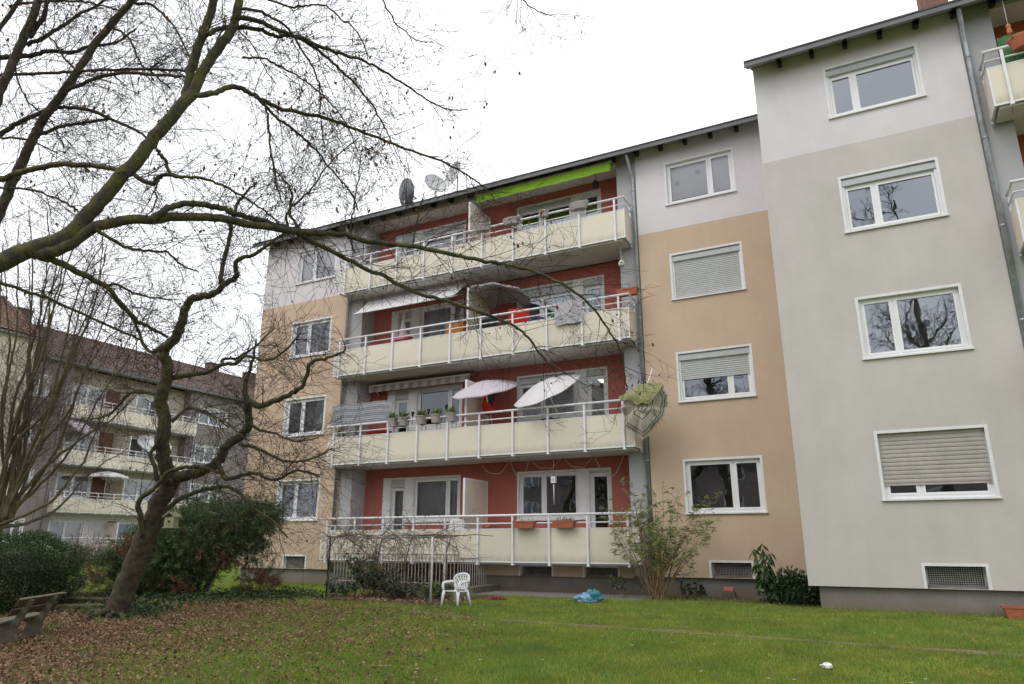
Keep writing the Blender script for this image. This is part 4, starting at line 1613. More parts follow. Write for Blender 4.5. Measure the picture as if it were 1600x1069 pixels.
for k in range(9):
    a = R(10 + 20 * k)
    MB().tube([(0, 0, 0), (.36 * math.cos(a), 0, .36 * math.sin(a))], .009, 4).build('spoke', M_TERRA, t)
# folded furniture on the lowest balcony
t = thing('folding_table', 'white folding table tipped against the divider of the lowest balcony', 'table', (3.7, .1, .87))
tt = MB().box(-.42, .42, -.02, .02, 0, .6).build('table_top', M_RAIL, t, (0, .1, .42), bevel=.008)
tt.rotation_euler = (R(-12), R(4), 0)
for x in (-.35, .35):
    tube_ob('leg', [(x, .15, 0), (x * .6, .1, .9)], .014, M_RAIL, t, 6)
t = thing('side_table', 'brown wooden side table standing right of the divider on the lowest balcony', 'table', (5.0, .2, .87))
MB().box(-.3, .3, -.22, .22, .66, .7).build('table_top', mat('brown_wood', (.10, .035, .02), .6, .3, 9), t)
for x in (-.26, .26):
    for y in (-.18, .18):
        MB().box(x - .025, x + .025, y - .025, y + .025, 0, .66).build('leg', mat('brown_wood', (.10, .035, .02)), t)
lump('gnome', 'small pile of dark red pots on the lowest balcony floor near the wood table', 'pot', (4.75, -.05, 1.65), (.12, .1, .08), M_TERRA, 31)

# lit ceiling lamp behind the second balcony door
t = thing('ceiling_lamp', 'lit round ceiling lamp shining behind the second balcony door', 'lamp', (7.8, 1.55, 5.83))
M_LAMP = bpy.data.materials.new('lamp_glow')
M_LAMP.use_nodes = True
e = M_LAMP.node_tree.nodes['Principled BSDF']
e.inputs['Emission Color'].default_value = (1, .97, .8, 1)
e.inputs['Emission Strength'].default_value = 2.2
MB().lathe([(0, -.09), (.17, -.07), (.24, 0)], 20).build('lamp_shade', M_LAMP, t, smooth=True)
MB().lathe([(.24, 0), (.24, .03), (0, .03)], 20).build('lamp_base', M_RAIL, t)

# flower stickers behind the pane of the top right window: two prints on the blind
for px, py in ((1058, 287), (1090, 269)):
    q = on_y(px, py, .180)
    o = MB().lathe([(0, 0), (.05, 0), (.075, .004), (.05, .006), (0, .006)], 9).build('flower_print', mat('mint_print', (.42, .56, .52), .8), w4)
    o.location = q
    o.rotation_euler = (R(90), 0, 0)

# ================================================================ in front of the house
# white plastic garden chair
def monobloc():
    p = ground_at(712, 948)
    t = thing('plastic_chair', 'white plastic garden chair with lattice back standing on the lawn', 'chair', (p.x, p.y, 0), R(-8))
    S = .73
    m = M_PVC
    seat = MB()
    n = 8
    def Q(u, v):   # seat surface
        w_ = .23 + .03 * (1 - v)
        return (S * (u * 2 - 1) * w_, S * (-.22 + .44 * v), S * (.42 - .02 * v - .018 * math.sin(math.pi * u) * math.sin(math.pi * min(1, v * 1.2))))
    for i in range(n):
        for j in range(n):
            seat.quad(Q(i / n, j / n), Q((i + 1) / n, j / n), Q((i + 1) / n, (j + 1) / n), Q(i / n, (j + 1) / n))
    so_ = seat.build('seat', m, t, smooth=True)
    so_.modifiers.new('thickness', 'SOLIDIFY').thickness = .022
    # back: frame, centre splats in a lattice
    def Bk(u, v):   # u -1..1 across, v 0..1 up; wraps round at the top
        wd = .17 + .10 * math.sin(v * 1.5)
        return Vector((S * u * wd, S * (.21 + .10 * v - .07 * u * u * v), S * (.41 + .42 * v - .05 * u * u * v)))
    fr = MB()
    fr.tube([Bk(-1, 0), Bk(-1, .3), Bk(-1, .6), Bk(-1, .85), Bk(-.8, 1), Bk(-.4, 1.03), Bk(0, 1.04), Bk(.4, 1.03), Bk(.8, 1), Bk(1, .85), Bk(1, .6), Bk(1, .3), Bk(1, 0)], S * .030, 8)
    fr.build('back_frame', m, t, smooth=True)
    la = None
    for d in (-1, 1):
        for k in range(-3, 4):
            pts = []
            for i in range(7):
                v = .06 + .92 * i / 6
                u = k * .34 + d * (v - .5) * .95
                if abs(u) <= .98:
                    pts.append(Bk(u, v))
            if len(pts) > 1:
                MB().tube(pts, S * .017, 5).build('lattice_bar', m, t)
    for s in (-1, 1):
        tube_ob('armrest', [Bk(s, .62) , Vector((S * s * .285, S * .12, S * .64)), Vector((S * s * .29, -S * .1, S * .635)), Vector((S * s * .285, -S * .2, S * .615)), Vector((S * s * .275, -S * .235, S * .54)), Vector((S * s * .26, -S * .225, S * .40))], S * .034, m, t)
        for (x, y, x2, y2) in ((s * .245, -.21, s * .285, -.27), (s * .20, .21, s * .26, .33)):
            lb = MB()
            lb.tube([(S * x, S * y, S * .42), (S * (x + x2) / 2, S * (y + y2) / 2, S * .22), (S * x2, S * y2, .0)], [S * .05, S * .04, S * .026], 6)
            lb.build('leg', m, t, smooth=True)


monobloc()

# area railing round the basement steps
t = thing('basement_railing', 'rusty grey bar railing round the basement steps below the lowest balcony', 'railing', (2.8, -1.6, 0))
M_BAR = mat('grey_bar', (.36, .335, .325), .6, .35, 14, col2=(.20, .12, .09), lo=.45, hi=.7)
tube_ob('top_rail', [(-2.05, 0, .93), (2.0, 0, .93)], .017, M_BAR, t, 6)
tube_ob('bottom_rail', [(-2.05, 0, .22), (2.0, 0, .22)], .015, M_BAR, t, 6)
bar = MB().tube([(0, 0, .12), (0, 0, .93)], .012, 6)
b0 = None
for k in range(38):
    x = -2.03 + k * 4.02 / 37
    b0 = bar.build('bar', M_BAR, t, (x, 0, 0)) if b0 is None else inst(b0, t, (x, 0, 0))
for k in range(1, 13):
    c = inst(b0, t, (2.0, k * .118, -.1))
tube_ob('top_rail', [(2.0, 0, .83), (2.0, 1.42, .83)], .017, M_BAR, t, 6)
t = thing('basement_kerb', 'low concrete kerb round the basement steps', 'kerb', (2.8, -1.4, 0))
MB().box(-2.1, 2.5, -.3, -.05, -.1, .16).build('front_kerb', M_CONC, t, bevel=.012)
MB().box(2.1, 2.4, -.049, 1.3, -.1, .16).build('side_kerb', M_CONC, t, bevel=.012)
MB().box(1.2, 4.4, .06, .098, .0, .655).build('pit_backdrop', mat('pit_shade_brown', (.05, .022, .016), .8, .4, 9), A)  # brown backdrop panel, darkened to stand for the shade of the basement pit

# vine pergola over the bed
t = thing('pergola', 'wire pergola on thin posts with bare vines over the bed by the railing', 'pergola', (4.7, -4.2, 0))
PP = {'a': (-1.32, -.63), 'b': (-1.05, .7), 'c': (1.38, -.55), 'd': (.9, .7)}
for k, m in (('a', M_DARK), ('b', M_ZINC), ('c', M_RAIL), ('d', M_RAIL)):
    x, y = PP[k]
    tube_ob('post', [(x, y, 0), (x + .01, y, .9), (x, y, 1.34)], .022, m, t, 8)
for a, b in (('a', 'c'), ('c', 'd'), ('d', 'b'), ('b', 'a')):
    tube_ob('wire', [(*PP[a], 1.33), (*PP[b], 1.33)], .010, M_ZINC, t, 6)
tube_ob('wire', [(-1.2, 0, 1.33), (1.2, 0, 1.33)], .008, M_ZINC, t, 6)


def grow(mb, p, d, L, r, lev, rr, grav=-.15, kids=4, wig=.25, sides=3, ends=None, rmin=.0016, kl=(.38, .7)):
    """wiggling tapered shoot with side shoots"""
    n = max(3, min(9, int(L / .11)))
    st = L / n
    pts, rad = [p.copy()], [r]
    d = d.normalized()
    for i in range(n):
        d = d + Vector((rr.gauss(0, wig), rr.gauss(0, wig), rr.gauss(0, wig) + grav * .35)) * .6
        d.normalize()
        p = p + d * st
        pts.append(p.copy())
        rad.append(max(rmin, r * (1 - .75 * (i + 1) / n)))
    mb.tube(pts, rad, sides if r < .012 else 5, cap=False)
    if ends is not None:
        ends.append((pts[-1], d.copy()))
    if lev > 0:
        for k in range(kids):
            i = rr.randint(1, n)
            q = pts[i]
            t_ = (pts[i] - pts[i - 1]).normalized()
            o = t_.orthogonal().normalized()
            o = Quaternion(t_, rr.uniform(0, 6.28)) @ o
            a = rr.uniform(.5, 1.0)
            nd = t_ * math.cos(a) + o * math.sin(a)
            grow(mb, q, nd, L * rr.uniform(*kl), max(rmin, rad[i] * .65), lev - 1, rr, grav, max(2, kids - 1), wig, sides, ends, rmin, kl)


rr = random.Random(11)
mb = MB()
for k in range(60):
    a, b = rr.choice((('a', 'c'), ('b', 'd'), ('a', 'b'), ('a', 'c')))
    s = rr.random()
    p = Vector((PP[a][0] + (PP[b][0] - PP[a][0]) * s, PP[a][1] + (PP[b][1] - PP[a][1]) * s, 1.35))
    grow(mb, p, Vector((rr.uniform(-1, 1), rr.uniform(-.4, .4), rr.uniform(-.15, .25))), rr.uniform(.5, 1.1), .010, 2, rr, -.25, 5, .3, 3, None, .003)
for k in range(24):
    s = k / 23
    grow(mb, Vector((-1.3 + 2.7 * s, -.55 + rr.uniform(0, 1), 1.33)), Vector((rr.uniform(.1, 1), 0, -.6)), rr.uniform(.5, .95), .007, 1, rr, -.4, 5, .25, 3, None, .003)
for x, y in (PP['a'], PP['b'], (.1, .3), PP['d']):
    mb.tube([(x + .03, y, 0), (x + rr.uniform(-.05, .05), y + .02, .5), (x + rr.uniform(-.1, .1), y, 1.0), (x + .1, y + .1, 1.36), (x + .7, y + .2, 1.40), (x + 1.2, y + .1, 1.36)], [.018, .016, .014, .013, .01, .007], 6)
mb.build('vine', M_TWIG2, t)['kind'] = 'stuff'

# bag, litter, small things on the lawn
def plastic_bag():
    p = ground_at(920, 942)
    t = thing('plastic_bag', 'crumpled blue plastic bag lying on the grass below the lowest balcony', 'bag', (p.x, p.y, .125), R(25))
    mts = [mat('blue_plastic', (.10, .24, .40), .35, .1, 6, .5, 14, col2=(.33, .43, .62), lo=.42, hi=.6), mat('teal_plastic', (.04, .20, .27), .35, .1, 6, .5, 14)]
    for i, (x, z, s, m) in enumerate(((-.12, -.05, (.17, .15, .09), 0), (.10, -.01, (.18, .15, .13), 1), (-.02, -.04, (.20, .16, .11), 0))):
        o = lump('bag_fold', '', 'x', (x, 0, z), s, mts[m], 41 + i, .3, 14, 22)
        for key in ('label', 'category'):
            if key in o:
                del o[key]
        o.parent = t


plastic_bag()
p = ground_at(1144, 934)
t = thing('garden_brick', 'small pink lidded block on the soil at the tan plinth', 'block', (p.x, -.12, 0))
MB().box(-.11, .11, -.06, .06, .15, .25).build('brick_top', mat('pink_clay', (.5, .19, .16), .8, .15, 9), t, bevel=.01)
MB().box(-.14, .14, -.08, .08, 0, .148).build('brick_base', M_CONC, t, bevel=.01)
p = ground_at(1293, 1046)
o = lump('paper_scrap', 'crumpled white paper scrap lying alone on the open lawn', 'paper', (p.x, p.y, p.z + .035), (.06, .045, .03), M_PVC, 51, .35)
p = ground_at(1247, 943)
o = lump('paper_scrap', 'white wrapper lying among the ivy at the corner of the grey building', 'paper', (p.x, p.y, .05), (.13, .04, .025), M_RAIL, 52, .3)
p = ground_at(775, 938)
lump('clay_shards', 'small heap of red clay shards on the paving below the balcony', 'pot', (p.x, p.y, .04), (.22, .12, .05), mat('red_clay', (.16, .05, .045), .9, .3, 14), 53, .4)


# bench
_b = ground_at(27, 1000)
BENCH = (_b.x, _b.y)


def bench():
    t = thing('park_bench', 'old wooden park bench on two mossy concrete supports, at the leaf litter edge', 'bench', (*BENCH, float(gz(BENCH[1]))), math.atan2(.8, -.6))
    t.scale = (.74, .74, .74)
    # local x runs along the bench, +y is the front side (away from the backrest)
    prof = [(-.30, 0), (.14, 0), (.12, .10), (.06, .30), (.20, .36), (.20, .42), (-.12, .42), (-.36, .86), (-.46, .84), (-.24, .34), (-.22, .2)]
    c0 = MB().extrude(prof, 'x', -.05, .05).build('support', M_CONC, t, (-.62, 0, 0), bevel=.012)
    inst(c0, t, (.48, 0, 0))
    pl = MB().box(-1.05, 1.05, -.065, .065, -.02, .02)
    p0 = pl.build('seat_plank', M_WOOD, t, (0, -.06, .442), bevel=.006)
    inst(p0, t, (0, .09, .442))
    inst(p0, t, (0, .235, .442)).scale = (1, .9, 1)
    b0 = MB().box(-1.05, 1.05, -.016, .016, -.075, .075).build('back_plank', mat('dark_wood', (.075, .045, .032), .85, .3, 11, .3, 60), t, (0, -.225, .62), bevel=.006)
    b0.rotation_euler = (R(28), 0, 0)
    b1 = inst(b0, t, (0, -.325, .80))
    b1.rotation_euler = (R(28), 0, 0)
    MB().box(-1.05, 1.05, -.03, .03, -.012, .012).build('back_cap', M_WOOD, t, (0, -.375, .88), bevel=.004).rotation_euler = (R(28), 0, 0)


bench()
# mossy steps between hedge and tree
for i, (px, py) in enumerate(((120, 953), (136, 944), (147, 935))):
    p = ground_at(px, py)
    o = MB().box(-.55, .55, -.16, .16, 0, .13 + .02 * i).build('stone_step', M_MOSSSTONE, None, (p.x, p.y, p.z - .02), bevel=.03)
    o.rotation_euler = (0, 0, R(28 + 5 * i))
    tag(o, ('mossy stone step nearest the bench', 'mossy stone step in the middle of three beside the round hedge', 'mossy stone step farthest from the bench')[i], 'stone step', 'mossy steps between hedge and leaning tree')


# ================================================================ trees
def smooth_curve(pts, rad, sub=5, jit=.0, rr=None):
    out, ro = [], []
    n = len(pts)
    for i in range(n - 1):
        p0, p1, p2, p3 = pts[max(i - 1, 0)], pts[i], pts[i + 1], pts[min(i + 2, n - 1)]
        for k in range(sub):
            t_ = k / sub
            q = .5 * ((2 * p1) + (p2 - p0) * t_ + (2 * p0 - 5 * p1 + 4 * p2 - p3) * t_ ** 2 + (3 * p1 - p0 - 3 * p2 + p3) * t_ ** 3)
            if jit and rr:
                q = q + Vector((rr.gauss(0, jit), rr.gauss(0, jit), rr.gauss(0, jit)))
            out.append(q)
            ro.append(rad[i] * (1 - t_) + rad[i + 1] * t_)
    out.append(pts[-1])
    ro.append(rad[-1])
    return out, ro


def px_limb(spec, d0, d1, w0, w1, rr, jit=.006, pw=1.0):
    """limb measured on the photograph: pixel track, distances and widths (px) at its two ends"""
    n = len(spec)
    pts, rad = [], []
    for i, (x, y) in enumerate(spec):
        s = i / (n - 1)
        d = d0 + (d1 - d0) * s
        pts.append(at(x, y, d))
        rad.append(max(.0025, (w1 + (w0 - w1) * (1 - s) ** pw) / 2 * d / FPX))
    return smooth_curve(pts, rad, 5, jit, rr)


def twigs_on(mb, pts, rad, per_m, L, rr, lev=2, kids=5, grav=-.2, up=0., r=.005, ends=None, wig=.22, start=.1, rmin=.0016):
    acc = 0
    tot = sum((pts[i + 1] - pts[i]).length for i in range(len(pts) - 1))
    run = 0
    for i in range(1, len(pts)):
        seg = (pts[i] - pts[i - 1])
        run += seg.length
        if run < start * tot:
            continue
        acc += seg.length * per_m
        while acc > 1:
            acc -= 1
            t_ = seg.normalized()
            o = Quaternion(t_, rr.uniform(0, 6.28)) @ t_.orthogonal().normalized()
            a = rr.uniform(.6, 1.15)
            d = t_ * math.cos(a) + o * math.sin(a) + Vector((0, 0, up))
            frac = 1 - .35 * run / tot
            grow(mb, pts[i - 1] + seg * rr.random(), d, rr.uniform(*L) * frac, min(rad[i] * .55, rr.uniform(.7, 1.4) * r), lev, rr, grav, kids, wig, 3, ends, rmin)


def limb_mesh(name, limbs, m, parent, sides=10):
    mb = MB()
    for pts, rad in limbs:
        mb.tube(pts, rad, sides)
    return mb.build(name, m, parent, smooth=True)


def local(tree):
    return -Vector(tree.location)


def shift(mb, v):
    mb.v = [(a + v.x, b + v.y, c + v.z) for a, b, c in mb.v]


def build_tree(name, label, base, trunk, limbs, bark, twig_m, tw, fruit=0, leaves=0, group=None, seed=0, trunk_m=None):
    """trunk: one (pts, rad); limbs: list of (pts, rad); tw: list of (mb already in world coords)"""
    t = thing(name, label, 'tree', base, group=group)
    off = -Vector(base)
    mb = MB().tube(*trunk, 14)
    shift(mb, off)
    mb.build('trunk', trunk_m or bark, t, smooth=True)
    for pts, rad in limbs:
        mb = MB().tube(pts, rad, 9 if rad[0] > .02 else 6)
        shift(mb, off)
        mb.build('branch', bark, t, smooth=True)
    mb, ends = tw
    shift(mb, off)
    o = mb.build('crown', twig_m, t)
    rg = np.random.default_rng(seed)
    E_ = [e for e in ends]
    if fruit and E_:
        b = MB()
        for _ in range(fruit):
            p, d = E_[rg.integers(len(E_))]
            p = p + off
            r = rg.uniform(.008, .014)
            b.lathe([(0, -r), (r * .9, -r * .3), (r * .9, r * .4), (0, r)], 5, c=tuple(p))
        b.build('seed_husks', M_TWIG, t)['kind'] = 'stuff'
    if leaves and E_:
        P, D = [], []
        while len(P) < leaves:
            p, d = E_[rg.integers(len(E_))]
            for _ in range(rg.integers(1, 7)):
                P.append(np.array(p + off) + rg.normal(size=3) * .06)
                D.append(np.array((rg.normal() * .35, rg.normal() * .35, -1)))
        numpy_mesh('dry_leaves', leaf_array(np.array(P), np.array(D), rg.uniform(.05, .085, len(P)), .035, seed=seed), 4, M_DRYLEAF, None, t, 'stuff')
    return t


# --- the leaning gnarled tree
rr = random.Random(21)
base = ground_at(183, 964)
dC = (base - CAM).dot(FW)
tr = px_limb([(180, 972), (188, 940), (205, 895), (226, 843), (246, 795), (262, 762), (270, 742)], dC, dC + .1, 36.5, 25, rr, .014)
for i_, f_ in enumerate((1.22, 1.12, 1.05, 1.02)):
    tr[1][i_] *= f_
L_ = []
L_.append(px_limb([(270, 748), (258, 727), (253, 692), (259, 666), (251, 630), (257, 600), (262, 566), (254, 547), (271, 533), (281, 518), (286, 500), (290, 482), (299, 467), (326, 462), (350, 446), (371, 431)], dC + .1, dC - .5, 23, 8.5, rr, .014))
L_.append(px_limb([(371, 431), (368, 411), (380, 403), (398, 397), (431, 374), (470, 350)], dC - .5, dC - .7, 8, 4, rr))
L_.append(px_limb([(345, 443), (346, 424), (355, 388), (363, 351), (371, 320), (385, 300), (402, 285)], dC - .4, dC - .2, 8, 3, rr))
L_.append(px_limb([(270, 746), (287, 744), (316, 736), (340, 722), (355, 696), (375, 683), (389, 663), (388, 629), (406, 634), (430, 625), (457, 615), (474, 601), (487, 566), (513, 560), (540, 546)], dC + .1, dC - .9, 18, 3.5, rr, .012))
L_.append(px_limb([(387, 629), (383, 610), (386, 590), (396, 560), (400, 530)], dC - .4, dC - .1, 9, 2.5, rr))
L_.append(px_limb([(257, 594), (277, 589), (306, 584), (327, 581), (348, 569), (370, 568), (384, 556), (418, 563), (445, 548), (470, 520)], dC, dC - .7, 9, 2.5, rr))
L_.append(px_limb([(348, 570), (349, 561), (372, 559), (400, 540), (430, 512)], dC - .2, dC + .3, 6, 2, rr))
L_.append(px_limb([(262, 795), (272, 786), (297, 772), (329, 763), (357, 761), (380, 775), (400, 798), (425, 812), (450, 840)], dC, dC - .8, 8, 2.5, rr))
L_.append(px_limb([(224, 838), (219, 805), (217, 784), (235, 768), (251, 752), (262, 738), (290, 730), (323, 732), (345, 740)], dC - .1, dC - .5, 9, 4.5, rr))
L_.append(px_limb([(246, 752), (240, 725), (235, 709), (247, 690), (254, 668)], dC - .2, dC - .1, 7, 5, rr))
L_.append(px_limb([(340, 722), (352, 748), (370, 745), (398, 739), (430, 750), (466, 735), (500, 745)], dC - .2, dC - .9, 8, 2.5, rr))
L_.append(px_limb([(375, 695), (400, 700), (425, 712), (455, 722), (490, 716), (520, 700)], dC - .3, dC - 1.0, 6, 2, rr))
L_.append(px_limb([(389, 660), (405, 672), (432, 678), (462, 690), (498, 684)], dC - .4, dC - 1.0, 5, 2, rr))
L_.append(px_limb([(250, 618), (225, 612), (205, 614), (190, 628), (170, 648), (140, 655)], dC, dC + .8, 7, 3, rr))
L_.append(px_limb([(268, 660), (290, 640), (310, 640), (335, 650), (358, 668)], dC, dC + .5, 6, 2, rr))
L_.append(px_limb([(250, 548), (228, 545), (209, 500), (180, 470), (160, 450)], dC, dC + .4, 6, 2.5, rr))
L_.append(px_limb([(290, 625), (305, 640), (350, 658), (390, 690)], dC, dC - .6, 4, 2, rr))
mb, ends = MB(), []
for i, (p_, r_) in enumerate(L_):
    twigs_on(mb, p_, r_, 11, (.5, 1.5), rr, 2, 4, -.06, .05, .0070, ends, .15, .22 if i in (0, 3) else .1, .0026)
gt = build_tree('gnarled_tree', 'leaning gnarled tree with forked mossy trunk in front of the yew', (base.x, base.y, base.z), tr, L_, M_BARK, M_TWIG, (mb, ends), 0, 60, seed=3, trunk_m=M_BARK2)
for k, (a, l_) in enumerate(((-.4, .55), (.9, .5), (2.0, .6), (3.3, .5), (4.4, .65), (5.3, .5))):
    dd = Vector((math.cos(a), math.sin(a), 0))
    tube_ob('root', [dd * .05 + Vector((0, 0, .32)), dd * .17 + Vector((0, 0, .12)), dd * l_ * .7 + Vector((0, 0, .03)), dd * l_ + Vector((0, 0, -.04))], [.09, .065, .04, .015], M_BARK2, gt, 8)

# --- the big tree whose mossy limbs reach in from the side
rr = random.Random(31)
d = 7.2
L_ = []
tk0 = at(-330, 560, d - .3)
foot = Vector((tk0.x - .15, tk0.y + .1, float(gz(tk0.y + .1)) - .02))
trunk_pts = [foot, foot.lerp(tk0, .5) + Vector((.05, 0, 0)), tk0, at(-240, 505, d - .2), at(-120, 455, d - .15), at(-20, 418, d - .1), at(40, 392, d)]
trA = smooth_curve(trunk_pts, [.24, .2, .16, .13, .11, .096, .088], 5, .006, rr)
L_.append(px_limb([(40, 392), (100, 372), (135, 338), (170, 298), (210, 254), (243, 214), (284, 165), (300, 148)], d, d + .6, 26, 17, rr))
L_.append(px_limb([(290, 160), (297, 120), (308, 80), (322, 40), (335, 0), (350, -50)], d + .6, d + 1.0, 16, 11, rr))
L_.append(px_limb([(297, 152), (312, 120), (332, 90), (352, 62), (366, 38), (373, 5), (378, -50)], d + .6, d + .9, 17, 12, rr))
L_.append(px_limb([(60, 400), (105, 384), (148, 356), (190, 346), (240, 343), (310, 338), (370, 347), (440, 358), (490, 364), (540, 366), (569, 376), (638, 384), (708, 398), (760, 409), (794, 414), (846, 429), (898, 455), (933, 490), (954, 520), (967, 542), (975, 575), (980, 610)], d, d + 1.6, 19.5, 2.2, rr, .006, 1.6))
L_.append(px_limb([(236, 344), (252, 332), (272, 322), (305, 318), (345, 325), (372, 335), (402, 343), (430, 351), (455, 360), (500, 383), (552, 409), (604, 435), (656, 459), (708, 474), (760, 492), (805, 511), (829, 532), (850, 560), (885, 585)], d + .2, d + 1.3, 11, 2, rr, .006, .8))
L_.append(px_limb([(300, 150), (337, 145), (358, 136), (379, 140), (397, 149), (420, 161), (442, 171), (498, 182), (527, 191), (560, 204), (613, 225), (643, 236), (699, 256), (736, 278), (756, 292), (776, 316)], d + .6, d + 1.7, 9, 1.8, rr, .006, 1.0))
L_.append(px_limb([(398, 150), (415, 166), (435, 186), (455, 200), (476, 218), (498, 240), (520, 268), (548, 300), (560, 330)], d + .8, d + 1.4, 5, 2, rr))
L_.append(px_limb([(415, 166), (419, 190), (422, 225), (428, 262), (435, 300), (442, 318)], d + .8, d + .9, 4, 2, rr))
L_.append(px_limb([(322, 55), (340, 46), (357, 42), (397, 44), (420, 53), (435, 57), (460, 57), (498, 79), (532, 110), (551, 127), (582, 164), (600, 198), (612, 222)], d + .7, d + 1.6, 8, 2, rr))
L_.append(px_limb([(372, 27), (406, 34), (433, 47), (460, 56), (487, 67), (523, 81), (560, 92), (582, 102), (625, 127), (659, 151), (699, 170), (730, 172)], d + .8, d + 1.8, 8, 1.6, rr))
L_.append(px_limb([(378, 14), (400, 16), (425, 28), (450, 45), (470, 75), (490, 108), (500, 135), (501, 185), (507, 230)], d + .8, d + 1.2, 5, 2, rr))
L_.append(px_limb([(420, 0), (455, 11), (482, 8), (509, 9), (539, 34), (551, 40), (569, 71), (576, 95)], d + 1.2, d + 1.7, 4, 1.6, rr))
L_.append(px_limb([(590, -20), (600, 5), (622, 40), (650, 62), (677, 66)], d + 1.2, d + 1.6, 3, 1.5, rr))
L_.append(px_limb([(790, -40), (812, -5), (835, 15), (862, 25)], d + 1.4, d + 1.7, 3, 1.4, rr))
L_.append(px_limb([(245, 235), (258, 250), (270, 274), (300, 277), (326, 281), (358, 296), (387, 312), (410, 328), (434, 347), (455, 372)], d + .3, d + .8, 6, 2, rr))
L_.append(px_limb([(40, 268), (90, 257), (120, 258), (157, 260), (184, 266), (209, 274), (240, 287), (247, 278), (262, 273), (285, 277)], d + 1.2, d + .5, 9, 6, rr))
L_.append(px_limb([(-30, 290), (0, 279), (40, 267)], d + 1.5, d + 1.2, 11, 9, rr))
L_.append(px_limb([(52, 400), (90, 409), (126, 427), (150, 440), (166, 449), (209, 497), (235, 512), (262, 527)], d, d + .9, 12, 4, rr))
L_.append(px_limb([(-20, 436), (0, 441), (40, 455), (82, 469), (144, 498), (206, 525), (222, 533)], d - .2, d + 1.0, 6, 3.5, rr))
L_.append(px_limb([(150, 358), (176, 375), (200, 387), (240, 393), (262, 395), (285, 415), (310, 425)], d + .1, d + .7, 6, 2, rr))
L_.append(px_limb([(160, 445), (185, 446), (215, 460), (245, 466), (268, 468)], d + .6, d + 1.0, 5, 2, rr))
L_.append(px_limb([(248, 280), (243, 300), (245, 312), (236, 330), (222, 340)], d + .6, d + .4, 3, 2, rr))
L_.append(px_limb([(470, 362), (452, 330), (455, 300), (440, 275), (420, 262)], d + .8, d + 1.0, 5, 2, rr))
L_.append(px_limb([(450, 358), (448, 335), (470, 310), (490, 290), (515, 255), (560, 215)], d + .9, d + 1.2, 4, 1.6, rr))
L_.append(px_limb([(552, 395), (548, 360), (553, 320), (560, 280), (566, 240)], d + 1.1, d + 1.0, 3, 1.6, rr))
L_.append(px_limb([(644, 384), (650, 358), (655, 330), (663, 300)], d + 1.1, d + 1.1, 2.6, 1.5, rr))
L_.append(px_limb([(380, 90), (410, 92), (440, 105), (470, 122), (505, 150), (540, 190), (560, 240)], d + .9, d + 1.3, 4, 1.6, rr))
L_.append(px_limb([(305, 122), (322, 100), (350, 45), (385, 60), (410, 100), (430, 130)], d + .8, d + .8, 3, 1.6, rr))
mb, ends = MB(), []
for i, (p_, r_) in enumerate(L_):
    per = {0: 4, 3: 11, 4: 11}.get(i, 14)
    twigs_on(mb, p_, r_, per, (.35, 1.15), rr, 2, 4, -.10, .0, .0046, ends, .14, .3 if i == 0 else .1, .0019)
build_tree('bare_tree', 'big bare tree reaching in with a thick mossy limb and long branches across the balconies', tuple(foot), trA, L_, M_BARK, M_TWIG, (mb, ends), 420, 260, seed=5)

# --- the second bare tree with two steep stems
rr = random.Random(41)
d = 9.5
L_ = []
f0 = at(-180, 560, d)
foot = Vector((f0.x, f0.y, float(gz(f0.y)) - .02))
trB = smooth_curve([foot, foot.lerp(f0, .6), f0, at(-110, 500, d), at(-45, 410, d), at(0, 329, d)], [.2, .16, .14, .12, .095, .08], 5, .006, rr)
L_.append(px_limb([(0, 329), (20, 284), (40, 242), (54, 215), (67, 189), (101, 139), (126, 103), (146, 74), (175, 36), (207, 0), (240, -50)], d, d + .6, 15.5, 9, rr))
L_.append(px_limb([(-110, 480), (-70, 340), (-30, 220), (0, 145), (20, 99), (34, 67), (54, 20), (62, -10), (75, -60)], d, d + .8, 16, 10, rr))
L_.append(px_limb([(-20, 225), (7, 207), (34, 189), (74, 173), (101, 168), (139, 172), (171, 185), (195, 196), (216, 206), (245, 232)], d + .5, d + .1, 8, 3.5, rr))
L_.append(px_limb([(106, 141), (146, 124), (191, 114), (225, 115), (278, 119), (296, 120)], d + .2, d - .5, 6, 4, rr))
L_.append(px_limb([(-20, 120), (0, 117), (67, 115), (121, 112), (168, 109), (220, 108), (278, 109), (300, 112)], d + .8, d - .3, 5, 4, rr))
L_.append(px_limb([(-20, 92), (0, 90), (45, 88), (74, 81), (108, 82), (139, 73), (180, 67), (213, 45)], d + .6, d + .6, 9, 3, rr))
L_.append(px_limb([(40, 70), (70, 58), (90, 45), (124, 22), (150, 10), (175, -8)], d + .6, d + 1.0, 7, 3, rr))
L_.append(px_limb([(62, 210), (94, 198), (126, 193), (171, 186)], d + .1, d + .6, 6, 4, rr))
L_.append(px_limb([(-10, 295), (0, 293), (56, 299), (97, 314), (121, 328)], d - .2, d - .6, 4, 3, rr))
L_.append(px_limb([(46, 58), (70, 22), (72, 5), (80, -20)], d + .6, d + .8, 8, 5, rr))
L_.append(px_limb([(-5, 50), (25, 10), (40, -10)], d + .8, d + 1.0, 7, 6, rr))
L_.append(px_limb([(15, 10), (50, 4), (110, 2), (150, 6), (190, 18)], d + .9, d + .9, 5, 2, rr))
L_.append(px_limb([(170, 40), (200, 58), (214, 85), (222, 102), (240, 115), (268, 140)], d + .5, d + .2, 4, 2, rr))
L_.append(px_limb([(205, 5), (235, 8), (258, 25), (280, 55), (300, 100)], d + .6, d + .3, 5, 2, rr))
L_.append(px_limb([(120, 110), (100, 90), (85, 65), (60, 50)], d + .2, d + .6, 4, 2, rr))
L_.append(px_limb([(20, 90), (30, 130), (45, 160), (80, 190), (100, 230)], d + .4, d + .4, 3, 1.6, rr))
